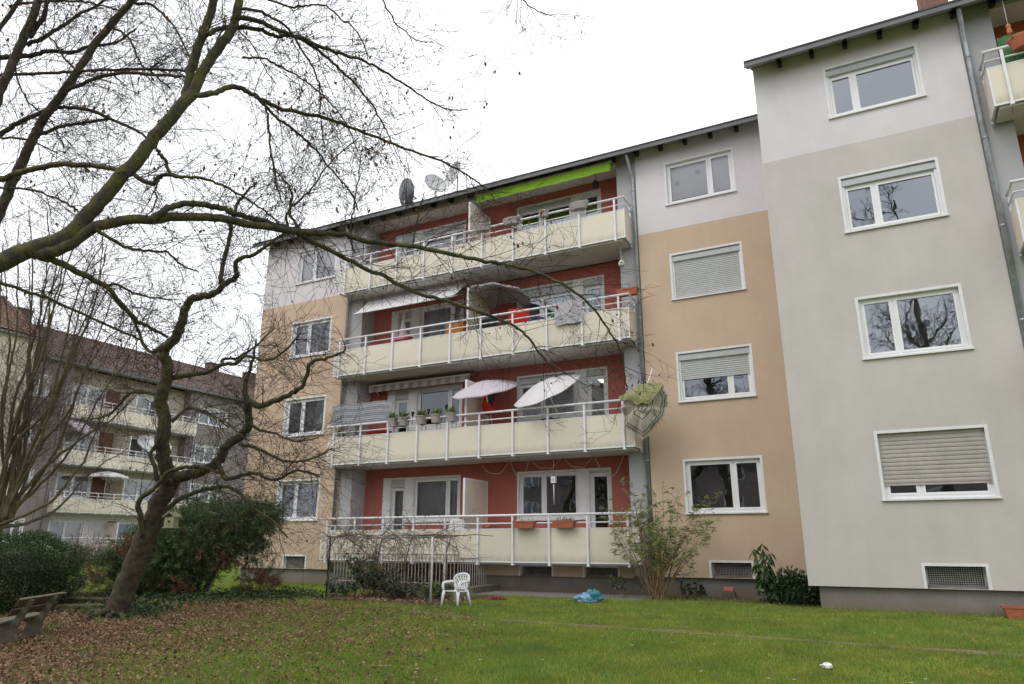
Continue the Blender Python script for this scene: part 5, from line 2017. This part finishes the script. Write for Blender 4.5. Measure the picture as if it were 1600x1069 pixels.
L_.append(px_limb([(0, 215), (45, 218), (60, 225), (90, 240)], d, d - .2, 4, 2, rr))
mb, ends = MB(), []
for i, (p_, r_) in enumerate(L_):
    twigs_on(mb, p_, r_, 6 if i < 2 else 12, (.45, 1.4), rr, 2, 4, -.06, .05, .0056, ends, .14, .1, .0021)
build_tree('bare_tree', 'bare tree with two steep slender stems behind the thick mossy limb', tuple(foot), trB, L_, M_BARK2, M_TWIG, (mb, ends), 80, 220, seed=6)

# --- the many-stemmed tree before the far houses
rr = random.Random(51)
d = 17.5
f0 = ground_at(-12, 912)
d = (f0 - CAM).dot(FW)
stems = [[(0, 815), (20, 640), (45, 560), (72, 440), (75, 330)], [(10, 810), (30, 650), (60, 560), (85, 480), (110, 400), (125, 340)],
         [(-10, 800), (5, 640), (25, 520), (28, 420), (30, 350)], [(20, 800), (40, 680), (47, 520), (50, 400), (45, 330)],
         [(0, 815), (60, 700), (90, 580), (125, 450), (160, 380)], [(0, 812), (50, 770), (85, 735), (120, 690), (150, 630), (200, 560), (240, 480)],
         [(0, 820), (70, 790), (100, 760), (130, 720), (155, 660), (165, 610), (215, 500)], [(-20, 820), (30, 750), (70, 690), (110, 640), (140, 560), (180, 450)],
         [(5, 800), (35, 720), (50, 650), (100, 590), (125, 530), (175, 440)], [(-20, 780), (-5, 600), (0, 480), (5, 380)],
         [(0, 790), (15, 700), (60, 620), (75, 520), (95, 430), (100, 350)], [(10, 800), (60, 740), (120, 690), (180, 650), (225, 605)],
         [(0, 825), (50, 815), (95, 790), (140, 740), (200, 700)], [(-10, 790), (30, 640), (70, 540), (80, 460), (95, 380)],
         [(-5, 800), (20, 700), (75, 640), (110, 560), (120, 500), (150, 420)], [(0, 830), (30, 790), (90, 700), (125, 600), (160, 540), (205, 490)]]
for k in range(9):
    a = rr.uniform(-.25, .9)
    x0_ = rr.uniform(-15, 25)
    stems.append([(x0_, 815), (x0_ + 40 * a, 730), (x0_ + 90 * a + rr.uniform(-8, 8), 640), (x0_ + 140 * a + rr.uniform(-8, 8), 550), (x0_ + 180 * a, 470), (x0_ + 200 * a + rr.uniform(-10, 10), rr.uniform(340, 430))])
L_ = []
for i, s in enumerate(stems):
    dd = d + rr.uniform(-1.1, 1.1)
    L_.append(px_limb(s, d, dd, rr.uniform(4, 7), 1.4, rr, .016, 1.3))
trD = smooth_curve([f0.copy(), at(-10, 870, d), at(-4, 815, d)], [.22, .2, .15], 4)
mb, ends = MB(), []
for p_, r_ in L_:
    twigs_on(mb, p_, r_, 3.4, (.7, 2.0), rr, 2, 4, .05, .5, .007, ends, .10, .15, .0032)
build_tree('many_stemmed_tree', 'greenish many-stemmed tree fanning up behind the round hedge', tuple(f0), trD, L_, M_BARK3, M_TWIG2, (mb, ends), 0, 40, seed=7)


# --- bare trees behind the photographer, mirrored in the upper panes
def plain_tree(label, x, y, Ht, seed):
    r = random.Random(seed)
    tr = smooth_curve([Vector((x, y, float(gz(y)))), Vector((x + r.uniform(-.2, .2), y, Ht * .2)), Vector((x + r.uniform(-.5, .5), y + r.uniform(-.3, .3), Ht * .45)), Vector((x + r.uniform(-.8, .8), y, Ht * .8))], [.26, .2, .13, .04], 6)
    limbs, mb, ends = [], MB(), []
    for k in range(20):
        i = r.randint(6, len(tr[0]) - 2)
        p = tr[0][i]
        a = r.uniform(0, 6.28)
        dd = Vector((math.cos(a), math.sin(a), r.uniform(.5, 1.2)))
        pts = [p]
        L = r.uniform(2.5, 5)
        for j in range(6):
            dd = dd + Vector((r.gauss(0, .25), r.gauss(0, .25), r.gauss(.05, .2)))
            dd.normalize()
            pts.append(pts[-1] + dd * L / 6)
        limbs.append((pts, [tr[1][i] * .38 * (1 - j / 7) + .01 for j in range(7)]))
        twigs_on(mb, *limbs[-1], 6, (.8, 1.8), r, 1, 5, .0, .3, .018, ends, .2, .1, .008)
    build_tree('bare_tree', label, (x, y, float(gz(y))), tr, limbs, M_BARK2, M_TWIG, (mb, ends), seed=seed, group='bare trees behind the photographer')


plain_tree('bare tree behind the photographer, mirrored in the panes of the grey building', 17.0, -21.5, 21, 61)
plain_tree('bare tree behind the photographer, mirrored in the right windows of the tan building', 7.0, -22, 19, 62)
plain_tree('bare tree behind the photographer, mirrored in the balcony doors', -.5, -23, 20, 63)
plain_tree('bare tree behind the photographer, farthest toward the street', 12.5, -27, 16, 64)


# ================================================================ shrubs and ground cover
def rand_in_ellipsoid(n, c, r, lo, rg):
    v = rg.normal(size=(n, 3))
    v /= np.linalg.norm(v, axis=1, keepdims=True)
    s = (lo ** 3 + (1 - lo ** 3) * rg.random(n)) ** (1 / 3)
    lump_ = 1 + .10 * np.sin(v[:, :1] * 7 + c[0]) * np.cos(v[:, 1:2] * 6) + .08 * np.sin(v[:, 2:3] * 9 + v[:, :1] * 5)
    return np.array(c) + v * s[:, None] * np.array(r) * lump_, v


# round clipped hedge
rg = np.random.default_rng(5)
f0 = ground_at(38, 962)
dH = (f0 - CAM).dot(FW)
hr_ = 80 * dH / FPX
q = at(38, 905, dH + .9 * hr_)
c = (q.x, q.y, .72)
t = thing('round_hedge', 'dark green clipped round hedge behind the bench', 'hedge', (c[0], c[1], float(gz(c[1]))))
N = 42000
pos, v = rand_in_ellipsoid(N, (0, 0, .64), (hr_ * 1.03, hr_ * 1.03, .90), .80, rg)
keep = pos[:, 2] > .02
pos, v = pos[keep], v[keep]
ax = v + rg.normal(size=v.shape) * .8 + (0, 0, .4)
numpy_mesh('foliage', leaf_array(pos, ax, rg.uniform(.025, .05, len(pos)), .02, seed=2), 4,
           [M_LEAF[1], mat('hedge_leaf', (.09, .14, .045), .45, .3, 7, trans=.15), mat('hedge_leaf_deep', (.022, .038, .014), .5, .3, 7)], rg.choice([0, 1, 2], len(pos), p=[.35, .45, .2]), t)
core = MB().lathe([(0, .02), (.66 * hr_, .1), (.8 * hr_, .45), (.76 * hr_, .8), (.5 * hr_, 1.08), (0, 1.18)], 18)  # solid core added for opacity, the hedge's inner darkness put into its colour
core.build('dark_core', mat('core_near_black', (.012, .014, .008), .95, .4, 20), t)
r_ = random.Random(3)
for k in range(7):
    a = r_.uniform(-2.2, .6)
    mb = MB()
    grow(mb, Vector((hr_ * math.cos(a), hr_ * math.sin(a), .05)), Vector((math.cos(a) * .5, math.sin(a) * .5, 1.2)), r_.uniform(.7, 1.3), .008, 1, r_, 0, 2, .2)
    mb.build('shoot', M_TWIG2, t)

# yew
rg = np.random.default_rng(6)
f0 = ground_at(285, 934)
t = thing('yew_bush', 'broad dark yew bush with brown dead patches behind the leaning trunk', 'bush', tuple(f0))
dY = (f0 - CAM).dot(FW)
parts_ = [((240, 888), .85, .9, .72, 6000), ((290, 858), 1.05, .95, .74, 8000), ((340, 832), .95, .9, .56, 7000), ((385, 815), .62, .6, .40, 3600), ((412, 806), .30, .45, .24, 1300), ((186, 900), .55, .6, .66, 4200), ((225, 868), .55, .6, .42, 2600), ((270, 905), 1.0, .8, .55, 5500), ((378, 850), .55, .55, .42, 2200), ((205, 868), .36, .5, .36, 1500), ((400, 908), .38, .5, .28, 1300), ((330, 800), .8, .6, .16, 1500), ((260, 835), .6, .6, .30, 1800)]
P_, A_ = [], []
for (px, py), a, b, cc, n in parts_:
    q = at(px, py, dY + .5) - f0
    a, b, cc = a * 1.1, b * 1.05, cc * 1.1
    cp, v = rand_in_ellipsoid(n // 16, (q.x, q.y, q.z), (a, b, cc), .35, rg)
    cp = cp + rg.normal(size=cp.shape) * .07
    # each clump is a small upward-arching spray of needles
    sd_ = v + rg.normal(size=v.shape) * .5 + (0, 0, .25)
    sd_ /= np.linalg.norm(sd_, axis=1, keepdims=True)
    for m_ in range(44):
        P_.append(cp + sd_ * (rg.random((len(cp), 1)) * .34 - .1) + rg.normal(size=cp.shape) * .022)
        A_.append(sd_ * .8 + rg.normal(size=v.shape) * .45)
P_, A_ = np.concatenate(P_), np.concatenate(A_)
keep = P_[:, 2] > .03
P_, A_ = P_[keep], A_[keep]
brown = (np.sin(P_[:, 0] * 2.9 + 1.0) * np.cos(P_[:, 2] * 4.1 + P_[:, 1] * 1.7) > .40) & (P_[:, 2] < 1.5)
mi = np.where(brown, 3, rg.choice([0, 1, 2], len(P_), p=[.45, .35, .20]))
numpy_mesh('foliage', leaf_array(P_, A_, rg.uniform(.05, .13, len(P_)), .013, seed=4), 4,
           [mat('yew_green', (.05, .082, .036), .6, .3, 6, trans=.15), mat('yew_mid', (.085, .13, .048), .6, .3, 6, trans=.15), mat('yew_tip', (.15, .21, .07), .6, .3, 6, trans=.15), mat('yew_brown', (.19, .10, .055), .8, .3, 6)], mi, t)
for tr_ in ([(318, 925), (335, 895), (362, 862), (395, 825)], [(300, 930), (297, 890), (305, 850), (300, 815)], [(285, 930), (270, 890), (250, 850)], [(310, 928), (312, 880), (345, 840)]):
    pts = [at(x, y, dY + .3 + .1 * i) - f0 for i, (x, y) in enumerate(tr_)]
    pts[0].z = 0
    tube_ob('stem', smooth_curve(pts, [1] * len(pts), 4)[0], [.05] * 13 if len(pts) == 4 else [.05] * 9, M_BARK2, t)

# the bamboo-like shrub against the house
rg = np.random.default_rng(8)
r_ = random.Random(8)
bx_, by_ = 9.82, -1.35
t = thing('leafy_shrub', 'tall straggly shrub with narrow green leaves before the tan wall and drainpipe', 'shrub', (bx_, by_, 0))
mb, P_, A_ = MB(), [], []
for k in range(42):
    a = r_.uniform(0, 6.28)
    sp = r_.uniform(.08, .88)
    d_ = Vector((math.cos(a) * sp * .95 + .16, math.sin(a) * sp * .45, 1))
    p = Vector((r_.uniform(-.16, .16), r_.uniform(-.12, .12), 0))
    L = r_.uniform(1.2, 2.75)
    pts, rad = [p.copy()], [.014]
    n = 10
    for i in range(n):
        d_.normalize()
        d_ += Vector((r_.gauss(0, .07), r_.gauss(0, .07), -.03 * sp - .02 * (i > 6)))
        p = p + d_.normalized() * L / n
        pts.append(p.copy())
        rad.append(max(.003, .014 * (1 - i / n)))
        if i > 3:
            for s in range(4):
                q = p + Vector((r_.gauss(0, .02), r_.gauss(0, .02), r_.uniform(-.1, .1)))
                P_.append(tuple(q))
                aa = r_.uniform(0, 6.28)
                A_.append((math.cos(aa), math.sin(aa), r_.uniform(-.9, .35)))
            if r_.random() < .9:
                sd_ = Vector((r_.gauss(0, 1), r_.gauss(0, .6), r_.uniform(.1, .6))).normalized()
                l2 = r_.uniform(.15, .4)
                mb.tube([p, p + sd_ * l2 * .5, p + sd_ * l2 + Vector((0, 0, -.03))], [.004, .003, .002], 3)
                for s in range(9):
                    f_ = r_.uniform(.4, 1.05)
                    P_.append(tuple(p + sd_ * l2 * f_))
                    aa = r_.uniform(0, 6.28)
                    A_.append((math.cos(aa) * .8 + sd_.x, math.sin(aa) * .8 + sd_.y, r_.uniform(-.9, .2)))
    mb.tube(pts, rad, 5)
mb.build('stems', mat('straw_stem', (.19, .125, .065), .8, .3, 9), t)
P_, A_ = np.array(P_), np.array(A_)
numpy_mesh('foliage', leaf_array(P_, A_, rg.uniform(.08, .17, len(P_)), .026, seed=9), 4, [M_LEAF[0], mat('leaf_lime', (.32, .38, .12), .6, .2, 6, trans=.35), M_LEAF[3]], rg.choice([0, 1, 2], len(P_), p=[.18, .52, .30]), t)


def leafy(name, label, cat, loc, stems, Hh, spread, leaf, lw_, per, mats, seed, droop=-.5, stem_m=None):
    r = random.Random(seed)
    g_ = np.random.default_rng(seed)
    t = thing(name, label, cat, loc)
    mb, P, Aa = MB(), [], []
    for k in range(stems):
        a = r.uniform(0, 6.28)
        d_ = Vector((math.cos(a) * spread, math.sin(a) * spread, 1))
        p = Vector((r.gauss(0, .04 + .2 * spread), r.gauss(0, .04 + .1 * spread), 0))
        pts = [p.copy()]
        L = Hh * r.uniform(.55, 1.05)
        for i in range(7):
            d_ += Vector((r.gauss(0, .12), r.gauss(0, .12), 0))
            p = p + d_.normalized() * L / 7
            pts.append(p.copy())
            if i > 1:
                for s in range(per):
                    aa = r.uniform(0, 6.28)
                    P.append(tuple(p + Vector((r.gauss(0, .02), r.gauss(0, .02), r.gauss(0, .03)))))
                    Aa.append((math.cos(aa), math.sin(aa), droop + r.gauss(0, .3)))
        mb.tube(pts, [.009, .008, .008, .007, .006, .005, .004, .003], 5)
    mb.build('stems', stem_m or M_TWIG2, t)
    P, Aa = np.array(P), np.array(Aa)
    numpy_mesh('foliage', leaf_array(P, Aa, g_.uniform(leaf * .7, leaf * 1.2, len(P)), lw_, seed=seed), 4, mats, g_.choice(len(mats), len(P)), t)
    return t


leafy('rhododendron', 'upright evergreen with long drooping leaves against the tan wall near the grey building', 'shrub', (12.15, -.95, 0), 8, 1.2, .42, .25, .07, 4, [M_LEAF[1], M_LEAF[0], M_LEAF[0]], 71, -1.3)
leafy('sapling', 'small dark sapling by the plinth left of the tall shrub', 'shrub', (9.05, -1.1, 0), 5, .75, .5, .10, .04, 5, [M_LEAF[0], M_LEAF[1]], 72)
leafy('climbing_sprig', 'ivy sprig at the tan plinth left of the cellar window', 'plant', (10.55, -.25, 0), 8, .42, .7, .07, .05, 6, [M_LEAF[1], M_LEAF[0]], 73)
leafy('bare_weed', 'dry beige weed stalks at the plinth under the far windows of the tan building', 'plant', (-2.1, -.9, 0), 14, .8, .3, .05, .01, 2, [M_TWIG2], 74, .3)
leafy('rose_bush', 'tall rose bush with blue green leaves at the dark pergola post', 'shrub', (3.9, -3.9, 0), 22, 1.05, .42, .085, .055, 9, [M_LEAF[1], mat('blue_leaf', (.11, .16, .11), .6, .3, 6, trans=.2), M_LEAF[0]], 75, -.2)
leafy('low_bush', 'low blue green bush under the pergola beside the rose', 'shrub', (4.75, -3.9, 0), 30, .6, .8, .08, .045, 7, [M_LEAF[1], mat('blue_leaf', (.065, .105, .07)), M_TWIG2], 76, -.2)
leafy('low_bush', 'low sprawling bush under the pergola near the white chair', 'shrub', (5.45, -3.7, 0), 26, .5, .9, .07, .04, 7, [M_LEAF[1], mat('blue_leaf', (.065, .105, .07)), M_LEAF[2]], 77, -.2)
leafy('low_bush', 'sprawling low bush at the outer foot of the dark pergola post', 'shrub', (3.3, -4.3, 0), 14, .55, .7, .08, .045, 6, [M_LEAF[1], mat('blue_leaf', (.065, .105, .07))], 78, -.2)
# ivy mound at the corner of the grey building
rg = np.random.default_rng(12)
t = thing('ivy_bush', 'low dark ivy mound in the corner before the grey plinth', 'bush', (12.78, -1.15, 0))
pos, v = rand_in_ellipsoid(3600, (0, 0, .14), (.66, .6, .46), .3, rg)
pos = pos + rg.normal(size=pos.shape) * .06
k = pos[:, 2] > .02
numpy_mesh('foliage', leaf_array(pos[k], (v + rg.normal(size=v.shape) * .7)[k], rg.uniform(.05, .10, k.sum()), .06, seed=5), 4, [M_LEAF[1], mat('ivy_leaf', (.03, .055, .02), .4, .3, 7), M_LEAF[0]], rg.choice([0, 1, 2], k.sum(), p=[.5, .4, .1]), t)
mb = MB()
r_ = random.Random(2)
for k in range(9):
    grow(mb, Vector((r_.uniform(-.3, .3), r_.uniform(-.3, .3), 0)), Vector((r_.uniform(-.6, .6), r_.uniform(-.6, .6), 1)), .5, .008, 0, r_)
mb.build('stems', M_TWIG2, t)

# ivy ground cover below the yew and leaning tree
P_ = np.concatenate([np.stack([rg.normal(cx, sx, n), rg.normal(cy, sy, n), np.abs(rg.normal(0, .07, n)) + .01], 1)
                     for cx, cy, sx, sy, n in ((base.x + .1, base.y + .3, .45, .4, 900), (f0.x + .5, f0.y - .2, 1.1, .5, 2600), (f0.x + 1.9, f0.y + 1.0, .6, .5, 1500), (base.x - 1.0, base.y + .8, .6, .5, 900))])
P_[:, 2] += gz(P_[:, 1])
A_ = rg.normal(size=P_.shape) * (1, 1, .4) + (0, 0, .3)
numpy_mesh('ivy_cover', leaf_array(P_, A_, rg.uniform(.04, .08, len(P_)), .05, seed=6), 4, [M_LEAF[1], M_LEAF[0]], rg.choice([0, 1], len(P_), p=[.7, .3]), None, 'stuff')
# bushes before the far building
for i, (px, py, s, lab) in enumerate(((120, 868, .9, 'pale bare bush at the far lawn edge beside the round hedge'), (150, 872, .8, 'dark low bush below the far cream balcony'), (330, 775, 1.3, 'reddish bare bush far behind the yew'))):
    q = ground_at(px, 884)
    r = random.Random(90 + i)
    t = thing('distant_bush', lab, 'bush', (q.x, q.y, 0))
    mb = MB()
    for k in range(40):
        a = r.uniform(0, 6.28)
        grow(mb, Vector((r.gauss(0, .4 * s), r.gauss(0, .4 * s), 0)), Vector((math.cos(a) * .6, math.sin(a) * .6, 1)), r.uniform(1.0, 2.2) * s * (1.6 if i == 2 else .8), .016, 2, r, 0, 4, .2, 3, None, .007)
    mb.build('twigs', M_TWIG2, t)

# ================================================================ lawn: blades, litter and daisies
rg = np.random.default_rng(77)


def litter_mask(x, y):
    """0..1: how far the fallen leaves cover the lawn (under the trees)"""
    n = .9 * np.sin(x * 1.3 + y * .7) + .7 * np.sin(y * 1.9 - x * .6 + 1) + .4 * np.sin(x * 3.7 + y * 2.9)
    k = x + .35 * y + n * .8
    m = np.clip((7.2 - k) / 7.5, 0, 1) ** 1.3
    return m * np.clip((-5.0 - y) / 1.6, 0, 1)


def in_view_xy(n, y0, y1):
    y = rg.uniform(y0, y1, n)
    x = rg.uniform(-3, 19, n)
    dx, dy = x - CAM.x, y - CAM.y
    fwd = dx * FW.x + dy * FW.y
    lat = (dx * RT.x + dy * RT.y)
    k = (fwd > 3.2) & (np.abs(lat) < fwd * .86 + .5)
    return x[k], y[k]


N = 620000
x, y = in_view_xy(N, -15.2, -1.3)
dist = np.hypot(x - CAM.x, y - CAM.y)
keep = rg.random(len(x)) < np.clip(9.0 / dist, .35, 1)
keep &= rg.random(len(x)) > litter_mask(x, y) * .76
keep &= ~((x > 13.2) & (y > BY + .05))
keep &= ~((x > 2.7) & (x < 6.3) & (y > -4.9) & (y < -1.9) & (rg.random(len(x)) > .06))
keep &= ~((x > 4.6) & (x < 9.6) & (y > -1.9))
py_ = np.interp(x, [p[0] for p in pa], [p[1] for p in pa])
keep &= ~((x > 6.6) & (np.abs(y - py_ + .11) < .07 + .05 * np.sin(x * 5)) & (rg.random(len(x)) > .26))
keep &= ~((x < 1.8) & (y > -8.8) & (y < -3.6) & (x > -3.2))
patch = .5 + .35 * np.sin(x * .9 + 1.3) * np.cos(y * 1.1) + .3 * np.sin(x * 2.7 + y * 2.2 + np.sin(y * 3)) + .3 * np.sin(x * 5.3 - y * 4.1) * np.sin(y * 6.7 + x)
thin = np.sin(x * 1.7 + 2 * np.sin(y * .8)) * np.sin(y * 2.3 + x * .5) + .5 * np.sin(x * 6 + y * 3)
keep &= ~((thin > .85) & (rg.random(len(x)) < .6))
x, y, patch = x[keep], y[keep], patch[keep]
n = len(x)
h = rg.uniform(.022, .058, n) * (.75 + .5 * np.clip(patch, 0, 1.2))
ang = rg.uniform(0, 2 * np.pi, n)
wd = rg.uniform(.003, .0065, n)
ln = rg.normal(0, .022, (n, 2))
bx0 = np.stack([x - np.cos(ang) * wd, y - np.sin(ang) * wd, np.full(n, -.004)], 1)
bx1 = np.stack([x + np.cos(ang) * wd, y + np.sin(ang) * wd, np.full(n, -.004)], 1)
zg = gz(y)
bx0[:, 2] += zg
bx1[:, 2] += zg
tip = np.stack([x + ln[:, 0], y + ln[:, 1], h + zg], 1)
mi = np.where(rg.random(n) < .10, 2, np.where(rg.random(n) < np.clip(.2 + .5 * (1 - patch), .1, .8), 1, 0))
M_GR = [mat('grass_green', (.18, .295, .048), .6, .3, 1.2, trans=.35), mat('grass_moss', (.33, .335, .062), .7, .3, 1.2, trans=.35), mat('grass_straw', (.30, .26, .12), .8, .3, 1.2, trans=.3)]
numpy_mesh('grass', np.stack([bx0, bx1, tip], 1), 3, M_GR, mi, None, 'stuff')

# taller tufts along the plinths and scattered in the lawn
tx, ty = [], []
for cx, cy, sx, sy, k in [(13.4 + .33 * i, BY - .08, .14, .06, 70) for i in range(14)] + [(9.8 + .3 * i, -.9 - .1 * (i % 3), .16, .12, 60) for i in range(9)] + [(4.7 + .4 * i, -2.05, .2, .08, 60) for i in range(12)]:
    kk = int(k * rg.uniform(.2, 1.6))
    tx.append(rg.normal(cx, sx, kk))
    ty.append(np.minimum(rg.normal(cy, sy, kk), cy + .05))
ux, uy = in_view_xy(2600, -14, -2.8)
for cx, cy in zip(ux[:420], uy[:420]):
    kk = int(rg.uniform(14, 46))
    tx.append(rg.normal(cx, .05, kk))
    ty.append(rg.normal(cy, .05, kk))
x, y = np.concatenate(tx), np.concatenate(ty)
n = len(x)
h = rg.uniform(.05, .12, n)
ang = rg.uniform(0, 2 * np.pi, n)
zg = gz(y)
ln = rg.normal(0, .035, (n, 2))
c_, s_ = np.cos(ang) * .0045, np.sin(ang) * .0045
numpy_mesh('grass_tufts', np.stack([np.stack([x - c_, y - s_, zg - .004], 1), np.stack([x + c_, y + s_, zg - .004], 1), np.stack([x + ln[:, 0], y + ln[:, 1], zg + h], 1)], 1), 3, M_GR, rg.choice([0, 1, 2], n, p=[.75, .2, .05]), None, 'stuff')

# fallen leaves
x, y = in_view_xy(320000, -15.2, -3.0)
m_ = litter_mask(x, y)
keep = rg.random(len(x)) < (m_ * .62 + .008 * np.clip((9 - x) / 6, 0, 1))
x, y = x[keep], y[keep]
n = len(x)
pos = np.stack([x, y, gz(y) + rg.uniform(.012, .045, n)], 1)
ax = rg.normal(size=(n, 3)) * (1, 1, .35)
numpy_mesh('fallen_leaves', leaf_array(pos, ax, .022 + .05 * rg.random(n) ** 2.0, rg.uniform(.018, .042, n), .8, seed=8), 4,
           [mat('litter_brown', (.24, .14, .085), .85, .35, 9), mat('litter_tan', (.36, .22, .14), .85, .3, 9), mat('litter_dark', (.10, .06, .04), .9, .3, 9)],
           rg.choice([0, 1, 2], n, p=[.52, .33, .15]), None, 'stuff')
# litter in the pergola bed
n = 900
pos = np.stack([rg.uniform(2.8, 6.3, n), rg.uniform(-4.9, -3.4, n), rg.uniform(.012, .05, n)], 1)
numpy_mesh('bed_litter', leaf_array(pos, rg.normal(size=(n, 3)) * (1, 1, .3), rg.uniform(.04, .08, n), .035, .4, seed=9), 4, [mat('litter_brown', (.13, .065, .035)), mat('litter_tan', (.27, .15, .085))], rg.choice([0, 1], n), None, 'stuff')

# daisies
dm = MB()
for k in range(9):
    a = k * 2 * math.pi / 9
    dm.quad((.004 * math.cos(a - .3), .004 * math.sin(a - .3), .026), (.018 * math.cos(a - .22), .018 * math.sin(a - .22), .028), (.018 * math.cos(a + .22), .018 * math.sin(a + .22), .028), (.004 * math.cos(a + .3), .004 * math.sin(a + .3), .026))
dm.box(-.0012, .0012, -.0012, .0012, 0, .024, 1)
d0 = None
xs, ys = in_view_xy(900, -12.5, -2.6)
cnt = 0
for x, y in zip(xs, ys):
    if x < 8.5 or (x > 13 and y > -2.6) or cnt >= 55:
        continue
    cnt += 1
    if d0 is None:
        d0 = dm.build('daisy', [mat('daisy_white', (.8, .8, .78), .7), M_LEAF[0]], None, (x, y, float(gz(y)) + .012))
        tag(d0, 'tiny white daisy in the short grass of the lawn', 'flower', 'daisies scattered in the lawn')
    else:
        c_ = d0.copy()
        COL.objects.link(c_)
        c_.location = (x, y, float(gz(y)) + .012)
        c_.rotation_euler = (0, 0, rg.uniform(0, 6))

# bird box on the leaning tree
p = at(268, 815, dC - .25)
t = thing('bird_house', 'small pale green wooden bird house hanging beside the leaning trunk', 'bird house', p, R(20))
Mbh = mat('pale_green_paint', (.34, .36, .22), .8, .2, 9)
MB().box(-.09, .09, -.08, .08, -.1, .08).build('box_body', Mbh, t)
rfm = MB()
rfm.extrude([(-.13, .07), (0, .15), (.13, .07), (.13, .09), (0, .175), (-.13, .09)], 'y', -.11, .11)
rfm.build('roof', Mbh, t)
MB().lathe([(0, 0), (.022, 0), (.022, .006), (0, .006)], 10).build('entrance_hole', M_DARK, t, (0, -.081, 0)).rotation_euler = (R(90), 0, 0)
MB().box(-.11, .11, -.10, .10, -.115, -.101).build('base', Mbh, t)
tube_ob('hanger', [(0, 0, .16), (0, 0, .3), (-.1, .15, .34)], .005, M_DARK, t, 5)
